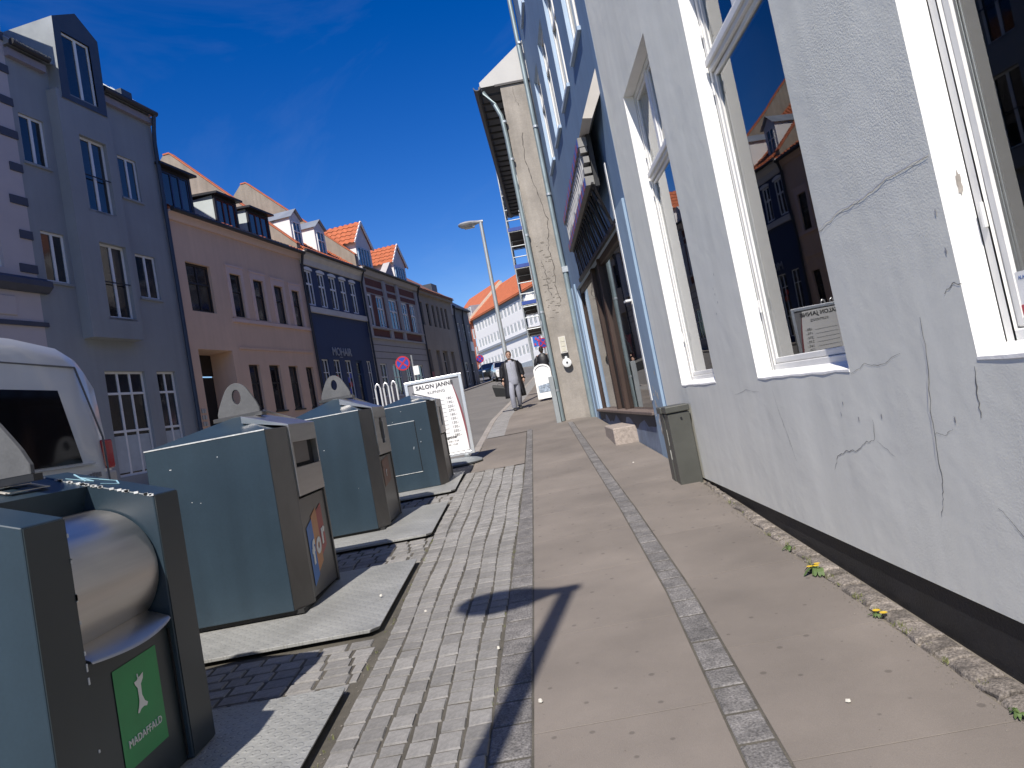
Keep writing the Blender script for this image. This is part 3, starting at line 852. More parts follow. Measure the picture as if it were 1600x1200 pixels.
# cracks and plaster edges: thin open lines with a raised lip
def crack(pts, w=.004, m=CRACKM, name='crack', lift=.0015, jit=.006, sub=5, taper=True):
    rr = random.Random(int(abs(pts[0][0]*977+pts[0][1]*131)))
    P = []
    for (a, b), (c, d) in zip(pts, pts[1:]):
        for i in range(sub):
            t = i/sub; P.append((a+(c-a)*t+rr.uniform(-jit, jit), b+(d-b)*t+rr.uniform(-jit, jit)))
    P.append(pts[-1])
    mb = MB(); L_, Rr = [], []
    for i, (u, z) in enumerate(P):
        a = P[max(0, i-1)]; b = P[min(len(P)-1, i+1)]
        dx, dz = b[0]-a[0], b[1]-a[1]; q = math.hypot(dx, dz) or 1
        s = i/(len(P)-1)
        ww = w*(.35+.65*math.sin(math.pi*min(1, max(0, s*.94+.03)))) if taper else w
        ww *= rr.uniform(.6, 1.3)
        L_.append((u-dz/q*ww/2, -lift, z+dx/q*ww/2)); Rr.append((u+dz/q*ww/2, -lift, z-dx/q*ww/2))
    k = 0
    for i in range(len(P)-1): mb.face([L_[i], Rr[i], Rr[i+1], L_[i+1]])
    o = mb.build(name, m, GB); return o
crack([(-2.98, 1.53), (-3.0, 1.35), (-3.06, 1.16), (-3.08, 1.0), (-3.09, .86), (-3.12, .78), (-3.16, .70)], .0045)
crack([(-2.985, 1.535), (-3.005, 1.352), (-3.066, 1.162), (-3.086, 1.0), (-3.10, .87)], .004, CRACKL, lift=.004)
crack([(-3.07, 1.06), (-3.0, 1.05), (-2.93, 1.08)], .002)
crack([(-3.62, 1.0), (-3.72, .985), (-3.85, .93), (-3.98, .92), (-4.12, .88), (-4.2, .80)], .004)
crack([(-3.62, 1.0), (-3.60, 1.1)], .004); crack([(-3.6, 1.0), (-3.45, .93)], .002)
crack([(-4.98, 1.26), (-4.92, 1.08), (-4.86, .95), (-4.8, .8)], .003)
crack([(-3.72, 1.33), (-3.55, 1.37), (-3.4, 1.36), (-3.2, 1.40)], .0025)
crack([(-5.9, 1.24), (-5.6, 1.27), (-5.26, 1.25)], .0025)
crack([(-2.75, .8), (-2.65, .72), (-2.6, .64), (-2.5, .58)], .003)
crack([(-2.7, 1.32), (-2.72, 1.22), (-2.73, 1.13)], .008)
crack([(-2.66, 1.62), (-2.72, 1.63), (-2.78, 1.60)], .004)
# edge of the smooth repair, a raised lip from one window to the next
crack([(-3.735, 2.07), (-3.5, 2.10), (-3.25, 2.10), (-3.0, 2.12), (-2.68, 2.11)], .005, CRACKL, 'plaster_lip', .003, .006, 6, False)
crack([(-3.735, 2.062), (-3.5, 2.092), (-3.25, 2.092), (-3.0, 2.112), (-2.68, 2.102)], .002, CRACKM, 'plaster_lip', .0035, .004, 6, False)
# flakes fallen off the plaster
fl = MB(); rr = random.Random(12)
for (u, z) in ((-3.95, 1.12), (-3.9, 1.18), (-3.75, 1.1), (-3.5, 1.12), (-2.72, 1.9), (-2.71, 1.75), (-5.9, 2.1), (-5.88, 2.05), (-5.85, 1.98), (-5.8, 2.2), (-5.95, 1.9), (-2.9, 1.12)):
    a = [(u+.006*math.cos(t)*rr.uniform(.5, 1.3), -.0018, z+.011*math.sin(t)*rr.uniform(.5, 1.6)) for t in [k*math.pi/7 for k in range(14)]]
    fl.face(a)
fl.build('plaster_flake', mat('bare_plaster', (.36, .355, .36), .9, var=.3, vs=20), GB)
fl = MB()
for (u, z) in ((-2.695, 1.98),):
    a = [(u+.002, .075+.012*math.cos(t)*rr.uniform(.6, 1.2), z+.045*math.sin(t)*rr.uniform(.6, 1.2)) for t in [k*math.pi/8 for k in range(16)]]
    fl.face([(WC[0]+.003, p[1], p[2]) for p in a])
fl.build('reveal_flake', mat('bare_wood_grey', (.3, .27, .24), .9, var=.3, vs=20), GB)

# ---------------------------------------------------------------- electrical cabinet
CAB = mat('khaki_cabinet', (.066, .067, .058), .45, var=.14, vs=3, streak=.12)
ec = world_root('electrical_cabinet', 'olive grey street cabinet leaning on the grey wall', 'cabinet', (1.44, 7.84, .36))
for q_ in ((1.335, 7.66, 7.87), (1.325, 7.885, 8.08)): MB().box(q_[0], 1.565, q_[1], q_[2], .30, 1.09).build('body', CAB, ec, bevel=.008, seg=2)
MB().box(1.36, 1.56, 7.86, 7.89, .3, 1.08).build('seam', mat('dark_seam', (.03, .03, .028), .6), ec)
for q_ in ((1.32, 7.64, 7.868, 1.095), (1.305, 7.882, 8.1, 1.09)): MB().box(q_[0], 1.57, q_[1], q_[2], q_[3], q_[3]+.07).build('lid', CAB, ec, bevel=.01, seg=2)
k = MB(); k.cyl((1.47, 7.655, 1.03), .01, 'y', .02, 12); k.build('lock', BLACK, ec)
MB().box(1.333, 1.339, 7.875, 7.892, .75, .92).box(1.33, 1.338, 7.88, 7.9, .6, .7).build('paint_scrape', mat('scraped_paint', (.33, .33, .3), .8, var=.3, vs=30), ec)

# ---------------------------------------------------------------- granite step in front of the shop
stp = MB(); rings = []
for z, s in ((.5, 0), (.81, 0), (.825, .012)):
    rings.append([(1.13+s, 11.44+s, z), (1.5, 11.44+s, z), (1.5, 12.75-s, z), (1.13+s, 12.75-s, z)])
stp.loft(rings)
so3 = stp.build('granite_step', mat('pink_granite', (.33, .28, .24), .8, var=.25, vs=22, bump=.6, bs=50, fine=.3), None)
# move origin to the base
so3.data.transform(Matrix.Translation((-1.31, -12.1, -.6))); so3.location = (1.31, 12.1, .6)
tag(so3, 'pinkish granite block step below the shop window of the blue building', 'step')

# ---------------------------------------------------------------- blue building with the shop
BLUE = mat('blue_facade_paint', (.125, .20, .32), .75, var=.07, vs=1.1, streak=.08)
BLUEL = mat('light_blue_pilaster', (.25, .345, .45), .75, var=.08, vs=3, streak=.06)
BLUER = mat('light_blue_reveal', (.36, .46, .58), .75, var=.08, vs=3)
dD = Vector((.035, -1, 0)).normalized(); rotB = math.atan2(dD.y, dD.x)
ub = lambda y: -y*1.0006
BB = root('blue_building', 'blue painted building with shop window and projecting sign beyond the grey wall', 'building',
          (1.905+dD.x*ub(12.8), 12.8, g(12.8)), rotB, None, (-ub(12.8), 0, -g(12.8)))
shop = (ub(15.6), ub(9.72), 1.03, 3.62)
uw = [(ub(y+.5), ub(y-.5)) for y in (10.15, 11.9, 13.65, 15.4)]
bh = [(a, b, 6.3, 8.35, .1) for a, b in uw] + [(a, b, 9.7, 11.5, .1) for a, b in uw]
dh = (ub(16.2), ub(15.15), .8, 3.3, .16)
mb = MB()
wall(mb, ub(16.9), ub(9.03), .3, 13.2, bh+[(*shop, .14)], 0, .1, 0, 1)
mb.face([(ub(9.03), 0, .3), (ub(9.03), 7, .3), (ub(9.03), 7, 13.2), (ub(9.03), 0, 13.2)], 0)
mb.build('wall', [BLUE, BLUER], BB)
for h in bh:
    win(BB, h[0], h[1], h[2], h[3], .06, WHITEW, DGLASS, (.5,), (.68,), .08, .06, .05, (.05, BLUER))
# pilasters beside the shop, paler, with peeling foot
for a, b in ((ub(9.70), ub(9.06)), (ub(16.05), ub(15.65)), (ub(16.62), ub(16.2))):
    MB().box(a, b, -.035, .0, .3, 3.75).build('pilaster', BLUEL, BB, bevel=.004)
MB().box(ub(9.70), ub(9.62), -.046, -.036, 1.2, 4.4).build('cable_strip', WHITEW, BB)
pf = MB(); rr = random.Random(5)
for _ in range(26):
    u = ub(rr.uniform(9.12, 9.6)); z = .78+abs(rr.gauss(0, .28)); s = rr.uniform(.015, .05)
    pf.face([(u+s*math.cos(t)*rr.uniform(.5, 1.2), -.0365, z+1.5*s*math.sin(t)*rr.uniform(.4, 1.2)) for t in [k*math.pi/4 for k in range(8)]])
tag(pf.build('peeled_paint', mat('peeled_plaster', (.48, .45, .40), .9, var=.4, vs=12), BB), kind='stuff')
# apron below the sill: dark upper edge, blue-grey painted foot
MB().box(shop[0], shop[1], -.012, .0, .3, 1.0).build('apron', mat('blue_grey_apron', (.16, .20, .27), .8, var=.35, vs=3), BB)
sp = MB(); rr = random.Random(9); pts = []
n = 26
for i in range(n+1):
    u = shop[0]+(shop[1]-shop[0])*i/n; pts.append((u, .90-.09*rr.random()-.06*math.sin(i*1.1)))
for (u, z), (v, w) in zip(pts, pts[1:]): sp.face([(u, -.014, z), (v, -.014, w), (v, -.014, 1.0), (u, -.014, 1.0)])
sp.build('dark_apron_paint', mat('dark_apron', (.035, .04, .055), .7, var=.3), BB)
MB().box(shop[0]-.02, shop[1]+.02, -.07, .14, 1.0, 1.045).build('shop_sill', mat('brown_weathered_sill', (.16, .12, .10), .7, var=.3, vs=8), BB, bevel=.006)
# shop front: brown posts, two big panes, wooden door post
BROWN = mat('dark_brown_wood', (.045, .026, .018), .55, var=.25, vs=3, aniso=(6, 6, .5))
ORANG = mat('orange_varnished_wood', (.36, .13, .045), .5, var=.25, vs=4, aniso=(8, 8, .4))
sf = MB()
P1, P2, P3 = ub(12.35), ub(12.7), ub(13.3)
sf.box(shop[0], shop[0]+.08, .06, .14, 1.045, 3.62); sf.box(shop[1]-.05, shop[1], .06, .14, 1.045, 3.62)
sf.box(P1-.06, P1+.02, .03, .14, 1.045, 3.62); sf.box(P3-.05, P3+.1, .03, .14, 1.045, 3.62)
sf.box(shop[0]+.08, P3-.05, .07, .13, 3.5, 3.62); sf.box(P1+.02, shop[1]-.05, .07, .13, 3.5, 3.62)
sf.build('shop_frame', BROWN, BB, bevel=.005)
MB().box(P1-.2, P1-.062, .05, .1, 1.045, 3.0).build('wood_post', ORANG, BB)
MB().box(P3+.1, P1-.2, .10, .13, 1.045, 3.62).build('dark_panel', BLACK, BB)
MB().box(P1+.02, shop[1]-.05, .10, .108, 1.045, 3.5).build('pane', PANE, BB)
MB().box(shop[0]+.08, P3-.05, .10, .108, 1.045, 3.5).build('pane', PANE, BB)
sr = MB(); sr.box(shop[0], shop[1], .16, 4., .6, 3.9); sr.f = sr.f[:2]+sr.f[3:]; sr.m = sr.m[:2]+sr.m[3:]
sr.build('shop_room', mat('shop_dark', (.02, .022, .025), .9), BB)
# white ring sign inside the near pane
ring = MB(); n = 30
uc_, zc_ = ub(10.55), 2.62
ring.tube([(uc_+.30*math.cos(2*math.pi*i/n), .15, zc_+.36*math.sin(2*math.pi*i/n)) for i in range(n+1)], .035, 8)
ring.build('ring_mark', mat('white_window_mark', (.6, .6, .6), .5), BB)
MB().box(ub(9.705), ub(9.56), -.14, -.06, 2.52, 2.545).build('bracket', WHITEW, BB)

# projecting sign: world coordinates, parallel to the pavement
sg = world_root('shop_sign', 'projecting shop sign with red and blue lamp borders and white letters', 'sign', (1.4, 12., 4.19))
RED = mat('red_lamp_cap', (.22, .03, .05), .4, var=.2); BLU = mat('blue_lamp_cap', (.03, .06, .28), .4, var=.2)
SGREY = mat('grey_sign_box', (.22, .215, .205), .6, .3, var=.15, vs=8)
X0, X1 = 1.255, 1.375; SY0, SY1 = 9.8, 14.3; SZ0, SZ1 = 4.19, 4.86
MB().box(X0, X1, SY0, SY1, SZ1-.13, SZ1).build('upper_border', SGREY, sg, bevel=.004)
MB().box(X0, X1, SY0, SY1, SZ0, SZ0+.13).build('lower_border', SGREY, sg, bevel=.004)
MB().box(X1, X1+.06, SY0-.02, SY1, SZ0-.03, SZ1+.02).build('back_panel', BLACK, sg)
capm = MB().box(-.006, .0, -.085, .085, -.055, .055).mesh('lamp_cap', RED); capb = MB().box(-.006, .0, -.085, .085, -.055, .055).mesh('lamp_cap', BLU)
i = 0; y = SY0+.12
while y < SY1-.08:
    for zc in (SZ1-.065, SZ0+.065):
        o = link('lamp_cap', capm if (i % 2) else capb, sg); o.location = Vector(OFF[sg.name])+Vector((X0-.001, y, zc))
    i += 1; y += .2
y = SY0+.2; rr = random.Random(21)                  # white upright box letters, edge-on from the street
while y < SY1-.25:
    w = rr.uniform(.05, .09); h0 = rr.uniform(.0, .02); lb = MB()
    lb.box(X0+.012, X1-.01, y, y+w, SZ0+.15+h0, SZ1-.15)
    if rr.random() < .5: lb.box(X0+.012, X1-.01, y+w, y+w+.12, SZ1-.23, SZ1-.152)
    if rr.random() < .4: lb.box(X0+.012, X1-.01, y+w, y+w+.12, SZ0+.152, SZ0+.23)
    y += w+rr.uniform(.1, .2)
    lb.build('sign_letter', mat('shaded_white_letters', (.36, .36, .37), .6, var=.2, vs=6), sg)  # white letters coloured grey, their shade is put into the paint
# stepped end blocks of the sign letters
eb = MB()
for k, z in enumerate((.17, .32, .46)): MB().box(X0+.01+.02*(k % 2), X1-.01, SY0+.01, SY0+.14+.1*(k % 2), SZ0+z, SZ0+z+.085).build('end_block', SGREY, sg)
# wedge shaped hood end, lit, above the sign
hd = MB(); hd.prism([(1.60, 5.55), (1.30, 4.90), (1.42, 4.88), (1.62, 5.25)], 'y', 9.22, 14.2); hd.build('hood', mat('beige_sheet', (.45, .42, .38), .7, var=.1), sg)
# dark lattice under the sign down to the shop beam
lt = MB()
for i in range(17):
    ya = 9.75+i*.27
    lt.bar((1.33, ya, 4.20), (1.55-.035*(ya-9), ya+.16*(-1)**i, 3.62), .02, .03)
    lt.bar((1.33, ya, 4.20), (1.55-.035*(ya-9), ya+.27, 3.62), .014, .02)
lt.bar((1.33, 9.7, 4.185), (1.33, 14.3, 4.185), .03, .03); lt.bar((1.545, 9.65, 3.62), (1.36, 14.4, 3.62), .05, .06)
lt.build('lattice', mat('dark_iron_lattice', (.02, .018, .018), .5, .3), sg)

# blue building downpipe at the corner
dp = world_root('downpipe', 'grey zinc downpipe running down the end of the blue building', 'pipe', (1.24, 16.5, g(16.5)))
pp = MB(); pp.tube([(1.19, 16.5, 13.), (1.22, 16.5, 8.5), (1.24, 16.5, 4.5), (1.25, 16.5, 4.28)], .052, 14)
pp.tube([(1.26, 16.47, 4.2), (1.26, 16.47, .86)], .058, 14)
pp.build('pipe', PIPE, dp, smooth=True)
for z in (2.4, 6.0, 7.6, 9.6, 11.4): MB().cyl((1.235 if z > 4 else 1.26, 16.49, z), .066, 'z', .05, 14).build('clamp', GALV, dp)
MB().box(1.20, 1.34, 16.4, 16.56, 4.17, 4.3).build('rain_hopper', GALV, dp)

# ---------------------------------------------------------------- beige gable building, standing forward
BEIGE = mat('weathered_beige_render', (.31, .28, .245), .88, var=.22, vs=1.6, streak=.16, fine=.06, bump=.6, bs=18)
GBG = world_root('gable_building', 'weathered beige rendered gable end with cracks standing out into the pavement', 'building', (3., 20., g(18)))
gx = lambda y: .62+.036*(y-16.7)
mb = MB()
mb.face([(.62, 16.7, .4), (7, 16.7, .4), (7, 16.7, 8.8), (.62, 16.7, 8.8)], 0)
mb.face([(.16, 16.69, 8.83), (7., 16.69, 8.83), (7., 16.69, 13.75), (.16, 16.69, 8.95)], 1)
hs_ = [(18.2+i*2.1, 19.2+i*2.1) for i in range(5)]
for (a, b) in [(16.7, 28.6)]: mb.face([(gx(a), a, .4), (gx(a), a, 8.8), (gx(b), b, 8.8), (gx(b), b, .4)], 0)
mb.face([(gx(28.6), 28.6, .4), (7, 28.6, .4), (7, 28.6, 13.), (gx(28.6), 28.6, 8.8)], 0)
mb.build('wall', [BEIGE, mat('pale_gable_sheet', (.5, .49, .47), .7, var=.05, vs=2)], GBG)
MB().box(.5, 7, 16.66, 16.7, 8.78, 8.83).build('gable_band', mat('dark_flashing', (.06, .055, .055), .6), GBG)
rf = MB()
e0, e1 = (.10, 8.80), (7., 13.6)
rings = [[(gx(y)-.5, y, 8.74), (gx(y)-.5, y, 8.86), (7., y, 13.55), (7., y, 13.43)] for y in (16.72, 28.7)]
rf.loft(rings); rf.build('roof', mat('grey_roof', (.16, .15, .145), .8, var=.1), GBG)
gt = MB(); rr2 = []
for y in (16.55, 28.8):
    x = gx(y)-.53; rr2.append([(x+.09*math.cos(t), y, 8.80+.09*math.sin(t)) for t in [math.pi+k*math.pi/6 for k in range(7)]] + [(x+.07*math.cos(t), y, 8.80+.07*math.sin(t)) for t in [2*math.pi-k*math.pi/6 for k in range(7)]])
gt.loft(rr2).build('gutter', mat('dark_zinc_gutter', (.09, .09, .095), .45, .5), GBG, smooth=False)
for i in range(24):
    y = 16.9+i*.49; MB().bar((gx(y)-.5, y, 8.71), (gx(y), y, 8.71), .03, .05).build('eave_bracket', mat('dark_eave', (.05, .048, .046), .7), GBG)
# windows on its street front
for i, (a, b) in enumerate(hs_):
    for z in (2.3, 5.6):
        f = MB(); xa, xb = gx(a), gx(b)
        f.loft([[(xa-.03, a, z), (xa+.05, a, z), (xa+.05, a, z+1.7), (xa-.03, a, z+1.7)], [(xb-.03, b, z), (xb+.05, b, z), (xb+.05, b, z+1.7), (xb-.03, b, z+1.7)]])
        w = f.build('window', WHITEW, GBG)
        p = MB(); p.loft([[(xa-.034, a+.08, z+.08), (xa-.03, a+.08, z+.08), (xa-.03, a+.08, z+1.62), (xa-.034, a+.08, z+1.62)], [(xb-.034, b-.08, z+.08), (xb-.03, b-.08, z+.08), (xb-.03, b-.08, z+1.62), (xb-.034, b-.08, z+1.62)]])
        po = p.build('pane', DGLASS, w); po.location = (0, 0, 0)
# cracks down the gable
def gcrack(pts, w):
    rr = random.Random(int(pts[0][1]*91)); P = []
    for (a, b), (c, d) in zip(pts, pts[1:]):
        for i in range(6): P.append((a+(c-a)*i/6+rr.uniform(-.02, .02), b+(d-b)*i/6))
    mb = MB()
    for (a, b), (c, d) in zip(P, P[1:]):
        ww = w*rr.uniform(.5, 1.3); mb.face([(a-ww/2, 16.697, b), (a+ww/2, 16.697, b), (c+ww/2, 16.697, d), (c-ww/2, 16.697, d)])
    mb.build('crack', mat('gable_crack', (.09, .08, .07), .95), GBG)
gcrack([(.93, 7.6), (.86, 7.0), (.95, 6.5), (1.02, 6.0), (1.12, 5.5), (1.06, 5.1), (1.0, 4.8), (1.05, 4.3), (1.0, 3.9), (1.08, 3.5)], .016)
gcrack([(.9, 8.7), (.92, 8.4), (1.0, 8.2)], .008)
gcrack([(.80, 4.6), (.84, 4.3), (.83, 4.0), (.87, 3.7)], .012)
ho = MB(); rr = random.Random(2)
for _ in range(46):
    x, z = rr.uniform(.72, .98), rr.uniform(3.2, 5.0); w = rr.uniform(.03, .09)
    ho.box(x, x+w, 16.694, 16.7, z, z+rr.uniform(.006, .014))
tag(ho.build('worn_joint', mat('worn_joint', (.22, .195, .165), .95), GBG), kind='stuff')
# front downpipe of the gable building with grey box at the foot
dp2 = world_root('downpipe', 'pale grey downpipe with box at its foot on the gable corner', 'pipe', (.58, 16.66, g(16.6)))
pp = MB(); pp.tube([(.22, 16.72, 8.72), (.42, 16.66, 8.35), (.52, 16.62, 8.05), (.55, 16.62, 7.5), (.585, 16.62, 2.0), (.585, 16.62, .9)], .05, 12); pp.build('pipe', PIPE, dp2, smooth=True)
for z in (1.6, 3.4, 5.2, 7.0, 7.9): MB().cyl((.575-.005*(z > 7), 16.62, z), .058, 'z', .05, 12).build('clamp', GALV, dp2)
MB().box(.44, .545, 16.5, 16.66, .86, 1.93).build('foot_box', mat('grey_cable_box', (.30, .32, .32), .5, .2, var=.1), dp2, bevel=.006)
# frame and round bell lamp on the gable
sg2 = world_root('wall_plate', 'small framed notice plate fixed to the beige gable', 'plate', (.92, 16.68, 2.36))
f = MB(); f.box(.83, .99, 16.66, 16.698, 2.40, 2.78); f.build('frame', CREAMW, sg2)
for q_ in ((2.66, .1), (2.55, .09), (2.43, .1)): MB().box(.855, .965, 16.652, 16.659, q_[0], q_[0]+q_[1]).build('notice', mat('yellowed_notice', (.55, .52, .42), .6, var=.15, vs=20), sg2)
MB().box(.83, .99, 16.64, 16.698, 2.34, 2.395).build('ledge', BLACK, sg2)
bl = world_root('alarm_bell', 'round white bell on the beige gable below the notice plate', 'bell', (.92, 16.6, 2.17))
b_ = MB(); b_.tube([(.92, 16.698, 2.17), (.92, 16.62, 2.17), (.92, 16.58, 2.17), (.92, 16.565, 2.17)], [.07, .105, .10, .06], 20); b_.build('dome', WHITE, bl, smooth=True)
MB().cyl((.92, 16.56, 2.175), .022, 'y', .02, 12).build('hub', BLACK, bl)
MB().box(.9, .95, 16.66, 16.698, 2.27, 2.33).build('bracket', WHITEW, bl)
# ---------------------------------------------------------------- house row on the left
DL = Vector((.1829, .9831, 0)); rotL = math.atan2(DL.y, DL.x)
def LH(name, label, u0, group='houses on the left side of the street'):
    x, y = -14+DL.x*u0, DL.y*u0
    return root(name, label, 'house', (x, y, g(y)), rotL, None, (-u0, 0, -g(y)))
def gable_poly(mb, u, y0, z0, yr_, zr, y1, zb, mi=0, t=.0):
    mb.face([(u, y0, zb), (u, y0, z0), (u, yr_, zr), (u, y1, z0), (u, y1, zb)], mi)
TILE = mat('orange_clay_tile', (.44, .125, .05), .72, var=.22, vs=5, fine=.1, bs=20)
TILEB = mat('brown_red_tile', (.22, .10, .065), .75, var=.25, vs=4)
FIREW = mat('grey_fire_wall', (.25, .22, .18), .9, var=.2, vs=1.2, streak=.15, bump=.5, bs=12)
FASC = mat('dark_gutter', (.035, .035, .04), .5, .3)
ZB = 0.

# --- white house with dark quoins, far left
QU = mat('slate_blue_quoin', (.06, .066, .09), .7)
hw = LH('white_corner_house', 'pale lilac house with dark quoins at the left edge', 15.)
mb = MB(); hol = [(15.0, 16.25, 6.6, 8.3, .12), (12.2, 13.4, 6.6, 8.3, .12), (15.0, 16.25, 9.8, 11.5, .12), (12.2, 13.4, 9.8, 11.5, .12)]
wall(mb, 8., 17.1, .3, 14., hol); mb.face([(17.1, 0, .3), (17.1, 6, .3), (17.1, 6, 14), (17.1, 0, 14)])
mb.build('wall', mat('pale_lilac_render', (.48, .43, .42), .8, var=.06, vs=1), hw)
for h in hol: win(hw, h[0], h[1], h[2], h[3], .08, WHITEW, DGLASS, (.5,), (.66,), .08)
for i, z in enumerate((6.55, 7.37, 8.19, 9.01, 9.83, 10.65, 11.47, 12.3, 13.1)):
    MB().box(16.78 if i % 2 else 16.65, 17.13, -.03, .12, z, z+.20).build('quoin', QU, hw)
b = MB(); b.prism([(-.22, 6.2), (-.22, 6.33), (0, 6.46), (0, 6.08), (-.08, 6.08)], 'x', 8., 17.3); b.build('cornice', QU, hw)
MB().box(8., 17.2, -.05, 0, 5.28, 5.38).build('string_course', QU, hw)
for a in (8.5, 12.6): MB().box(a, a+3.8, -.03, 0, 5.5, 5.95).build('panel', mat('pale_lilac_render', (1, 1, 1)), hw, bevel=.02)
rf = MB(); rf.prism([(-.2, 14), (-.2, 14.1), (4, 17), (6, 14)], 'x', 8., 17.1); rf.build('roof', ZINC, hw)

# --- grey house with the bay
GREY = mat('slate_grey_render', (.265, .28, .285), .8, var=.07, vs=.8, streak=.05)
hg = LH('grey_bay_house', 'slate grey three-storey house with a shallow bay and zinc dormer', 19.5)
E = 12.2
sw = [(17.25, 17.98, 9.35, 10.58), (17.38, 18.1, 6.42, 7.68), (20.48, 21.24, 9.25, 10.5), (20.57, 21.4, 6.35, 7.63)]
gr = [(18.75, 20.22, 1.5, 4.24, .15), (20.7, 21.5, 1.5, 4.24, .15)]
mb = MB(); wall(mb, 17.1, 22.2, .4, E, [(*s, .1) for s in sw]+gr)
mb.face([(22.2, 0, .4), (22.2, 6, .4), (22.2, 6, E), (22.2, 0, E)]); mb.build('wall', GREY, hg)
for s in sw: win(hg, *s, .05, WHITEW, DGLASS, (.5,), (), .055, .07, sill=(.05, GREY))
# bay standing 0.3 m proud
by = [(18.78, 19.72, 8.45, 10.46, .18), (18.9, 19.86, 5.6, 7.6, .18)]
mb = MB(); wall(mb, 18.22, 20.02, 5.05, E-.7, by, -.3, .18)
for u in (18.22, 20.02): mb.face([(u, -.3, 5.05), (u, 0, 5.05), (u, 0, E-.7), (u, -.3, E-.7)])
mb.face([(18.22, -.3, 5.05), (20.02, -.3, 5.05), (20.02, 0, 5.05), (18.22, 0, 5.05)]); mb.build('bay', GREY, hg)
for s in by: win(hg, *s[:4], -.19, WHITEW, DGLASS, (.5,), (), .06, .08, sill=(.3, mat('zinc_sill', (.25, .26, .28), .5, .4)))
for s in by: MB().bar((s[0]+.02, -.27, s[2]+.95), (s[1]-.02, -.27, s[2]+.95), .025, .025).build('rail', BLACK, hg)
# dormer over the bay: pointed metal front
dm = MB()
fp = [(18.36, 11.3), (18.42, 13.5), (19.26, 13.97), (19.98, 13.5), (19.92, 11.3)]
hole_ = (18.66, 19.62, 11.45, 13.2)
for poly in ([(18.36, 11.3), (18.66, 11.3), (18.66, 13.2), (18.42, 13.5)], [(19.62, 11.3), (19.92, 11.3), (19.98, 13.5), (19.62, 13.2)], [(18.42, 13.5), (18.66, 13.2), (19.62, 13.2), (19.98, 13.5), (19.26, 13.97)], [(18.66, 11.3), (19.62, 11.3), (19.62, 11.45), (18.66, 11.45)]):
    dm.face([(p[0], -.33, p[1]) for p in poly], 0)
    dm.face([(p[0], -.13, p[1]) for p in poly], 0)
dm.face([(18.36, -.33, 11.3), (18.36, 4, 11.3), (18.42, 4, 13.5), (18.42, -.33, 13.5)], 1)
dm.face([(19.92, -.33, 11.3), (19.92, 4, 11.3), (19.98, 4, 13.5), (19.98, -.33, 13.5)], 1)
dm.face([(18.42, -.33, 13.5), (18.42, 4, 13.5), (19.26, 4, 13.97), (19.26, -.33, 13.97)], 1); dm.face([(19.98, -.33, 13.5), (19.98, 4, 13.5), (19.26, 4, 13.97), (19.26, -.33, 13.97)], 1)
dm.build('dormer', [mat('dark_zinc_front', (.06, .07, .09), .5, .3, var=.1), ZINC], hg)
win(hg, *hole_, -.28, WHITEW, DGLASS, (.5,), (), .06, .08)
rf = MB(); rf.prism([(-.18, E+.0), (-.18, E+.1), (1.2, 13.5), (6, 13.5), (6, E)], 'x', 17.1, 22.2)
rf.build('roof', ZINC, hg)
for i in range(9): MB().bar((17.4+i*.6, -.17, E+.12), (17.4+i*.6, 1.18, 13.5), .025, .03).build('roof_seam', ZINC, hg)
MB().box(21.5, 21.95, .3, 1., 12.3, 12.95).build('chimney', mat('dark_zinc_front', (1, 1, 1)), hg)
for (a, b) in ((17.1, 18.2), (20.05, 22.2)):
    gt = MB(); gt.tube([(a, -.24, E+.02), (b, -.24, E+.02)], .085, 10); gt.build('gutter', FASC, hg)
    MB().box(a, b, -.12, 0, E-.28, E-.08).build('cornice', mat('mauve_cornice', (.26, .24, .27), .8), hg)
dpb = MB(); dpb.tube([(22.1, -.24, E), (22.12, -.14, E-.5), (22.12, -.1, E-.9), (22.12, -.1, 1.2)], .06, 8); dpb.build('downpipe', mat('navy_pipe', (.03, .045, .075), .5), hg)
# ground floor: glazed doors with panels below
for (a, b, n) in ((18.75, 20.22, 3), (20.7, 21.5, 2)):
    mu = [i/n for i in range(1, n)]
    win(hg, a, b, 1.5, 4.24, .08, WHITEW, DGLASS, mu, (.42, .80), .06, .06)
    for i in range(n):
        w = (b-a-.12)/n
        MB().box(a+.09+i*w, a+.03+(i+1)*w, .085, .10, 1.6, 2.55).build('door_panel', mat('pale_grey_panel', (.4, .44, .46), .6), hg)

# --- pink house
PINK = mat('dusty_pink_render', (.68, .47, .335), .8, var=.06, vs=.8, streak=.05)
PINKL = mat('light_pink_trim', (.68, .50, .42), .8, var=.04)
hp = LH('pink_house', 'dusty pink two-storey house with three dark box dormers', 26.)
E = 9.2
gw = [(25.42, 26.1, 2.83, 4.5), (26.74, 27.5, 2.82, 4.5), (28.12, 28.84, 2.82, 4.48), (29.48, 30.1, 2.82, 4.45)]
fwn = [(25.12, 25.8, 6.16, 7.68), (26.56, 27.25, 6.14, 7.65), (27.98, 28.65, 6.12, 7.6), (29.32, 29.95, 6.1, 7.57)]
big = (22.8, 24.07, 6.17, 7.75)
door = (22.75, 24.58, 1.0, 4.95, .9)
mb = MB(); wall(mb, 22.2, 30.5, .4, E, [(*s, .14) for s in gw]+[(*s, .1) for s in fwn]+[(*big, .14), door])
mb.build('wall', PINK, hp)
for s in gw: win(hp, *s, .1, mat('dark_brown_frame', (.022, .018, .017), .5), DGLASSB, (), (.62,), .06, .05, sill=(.04, BLACK))
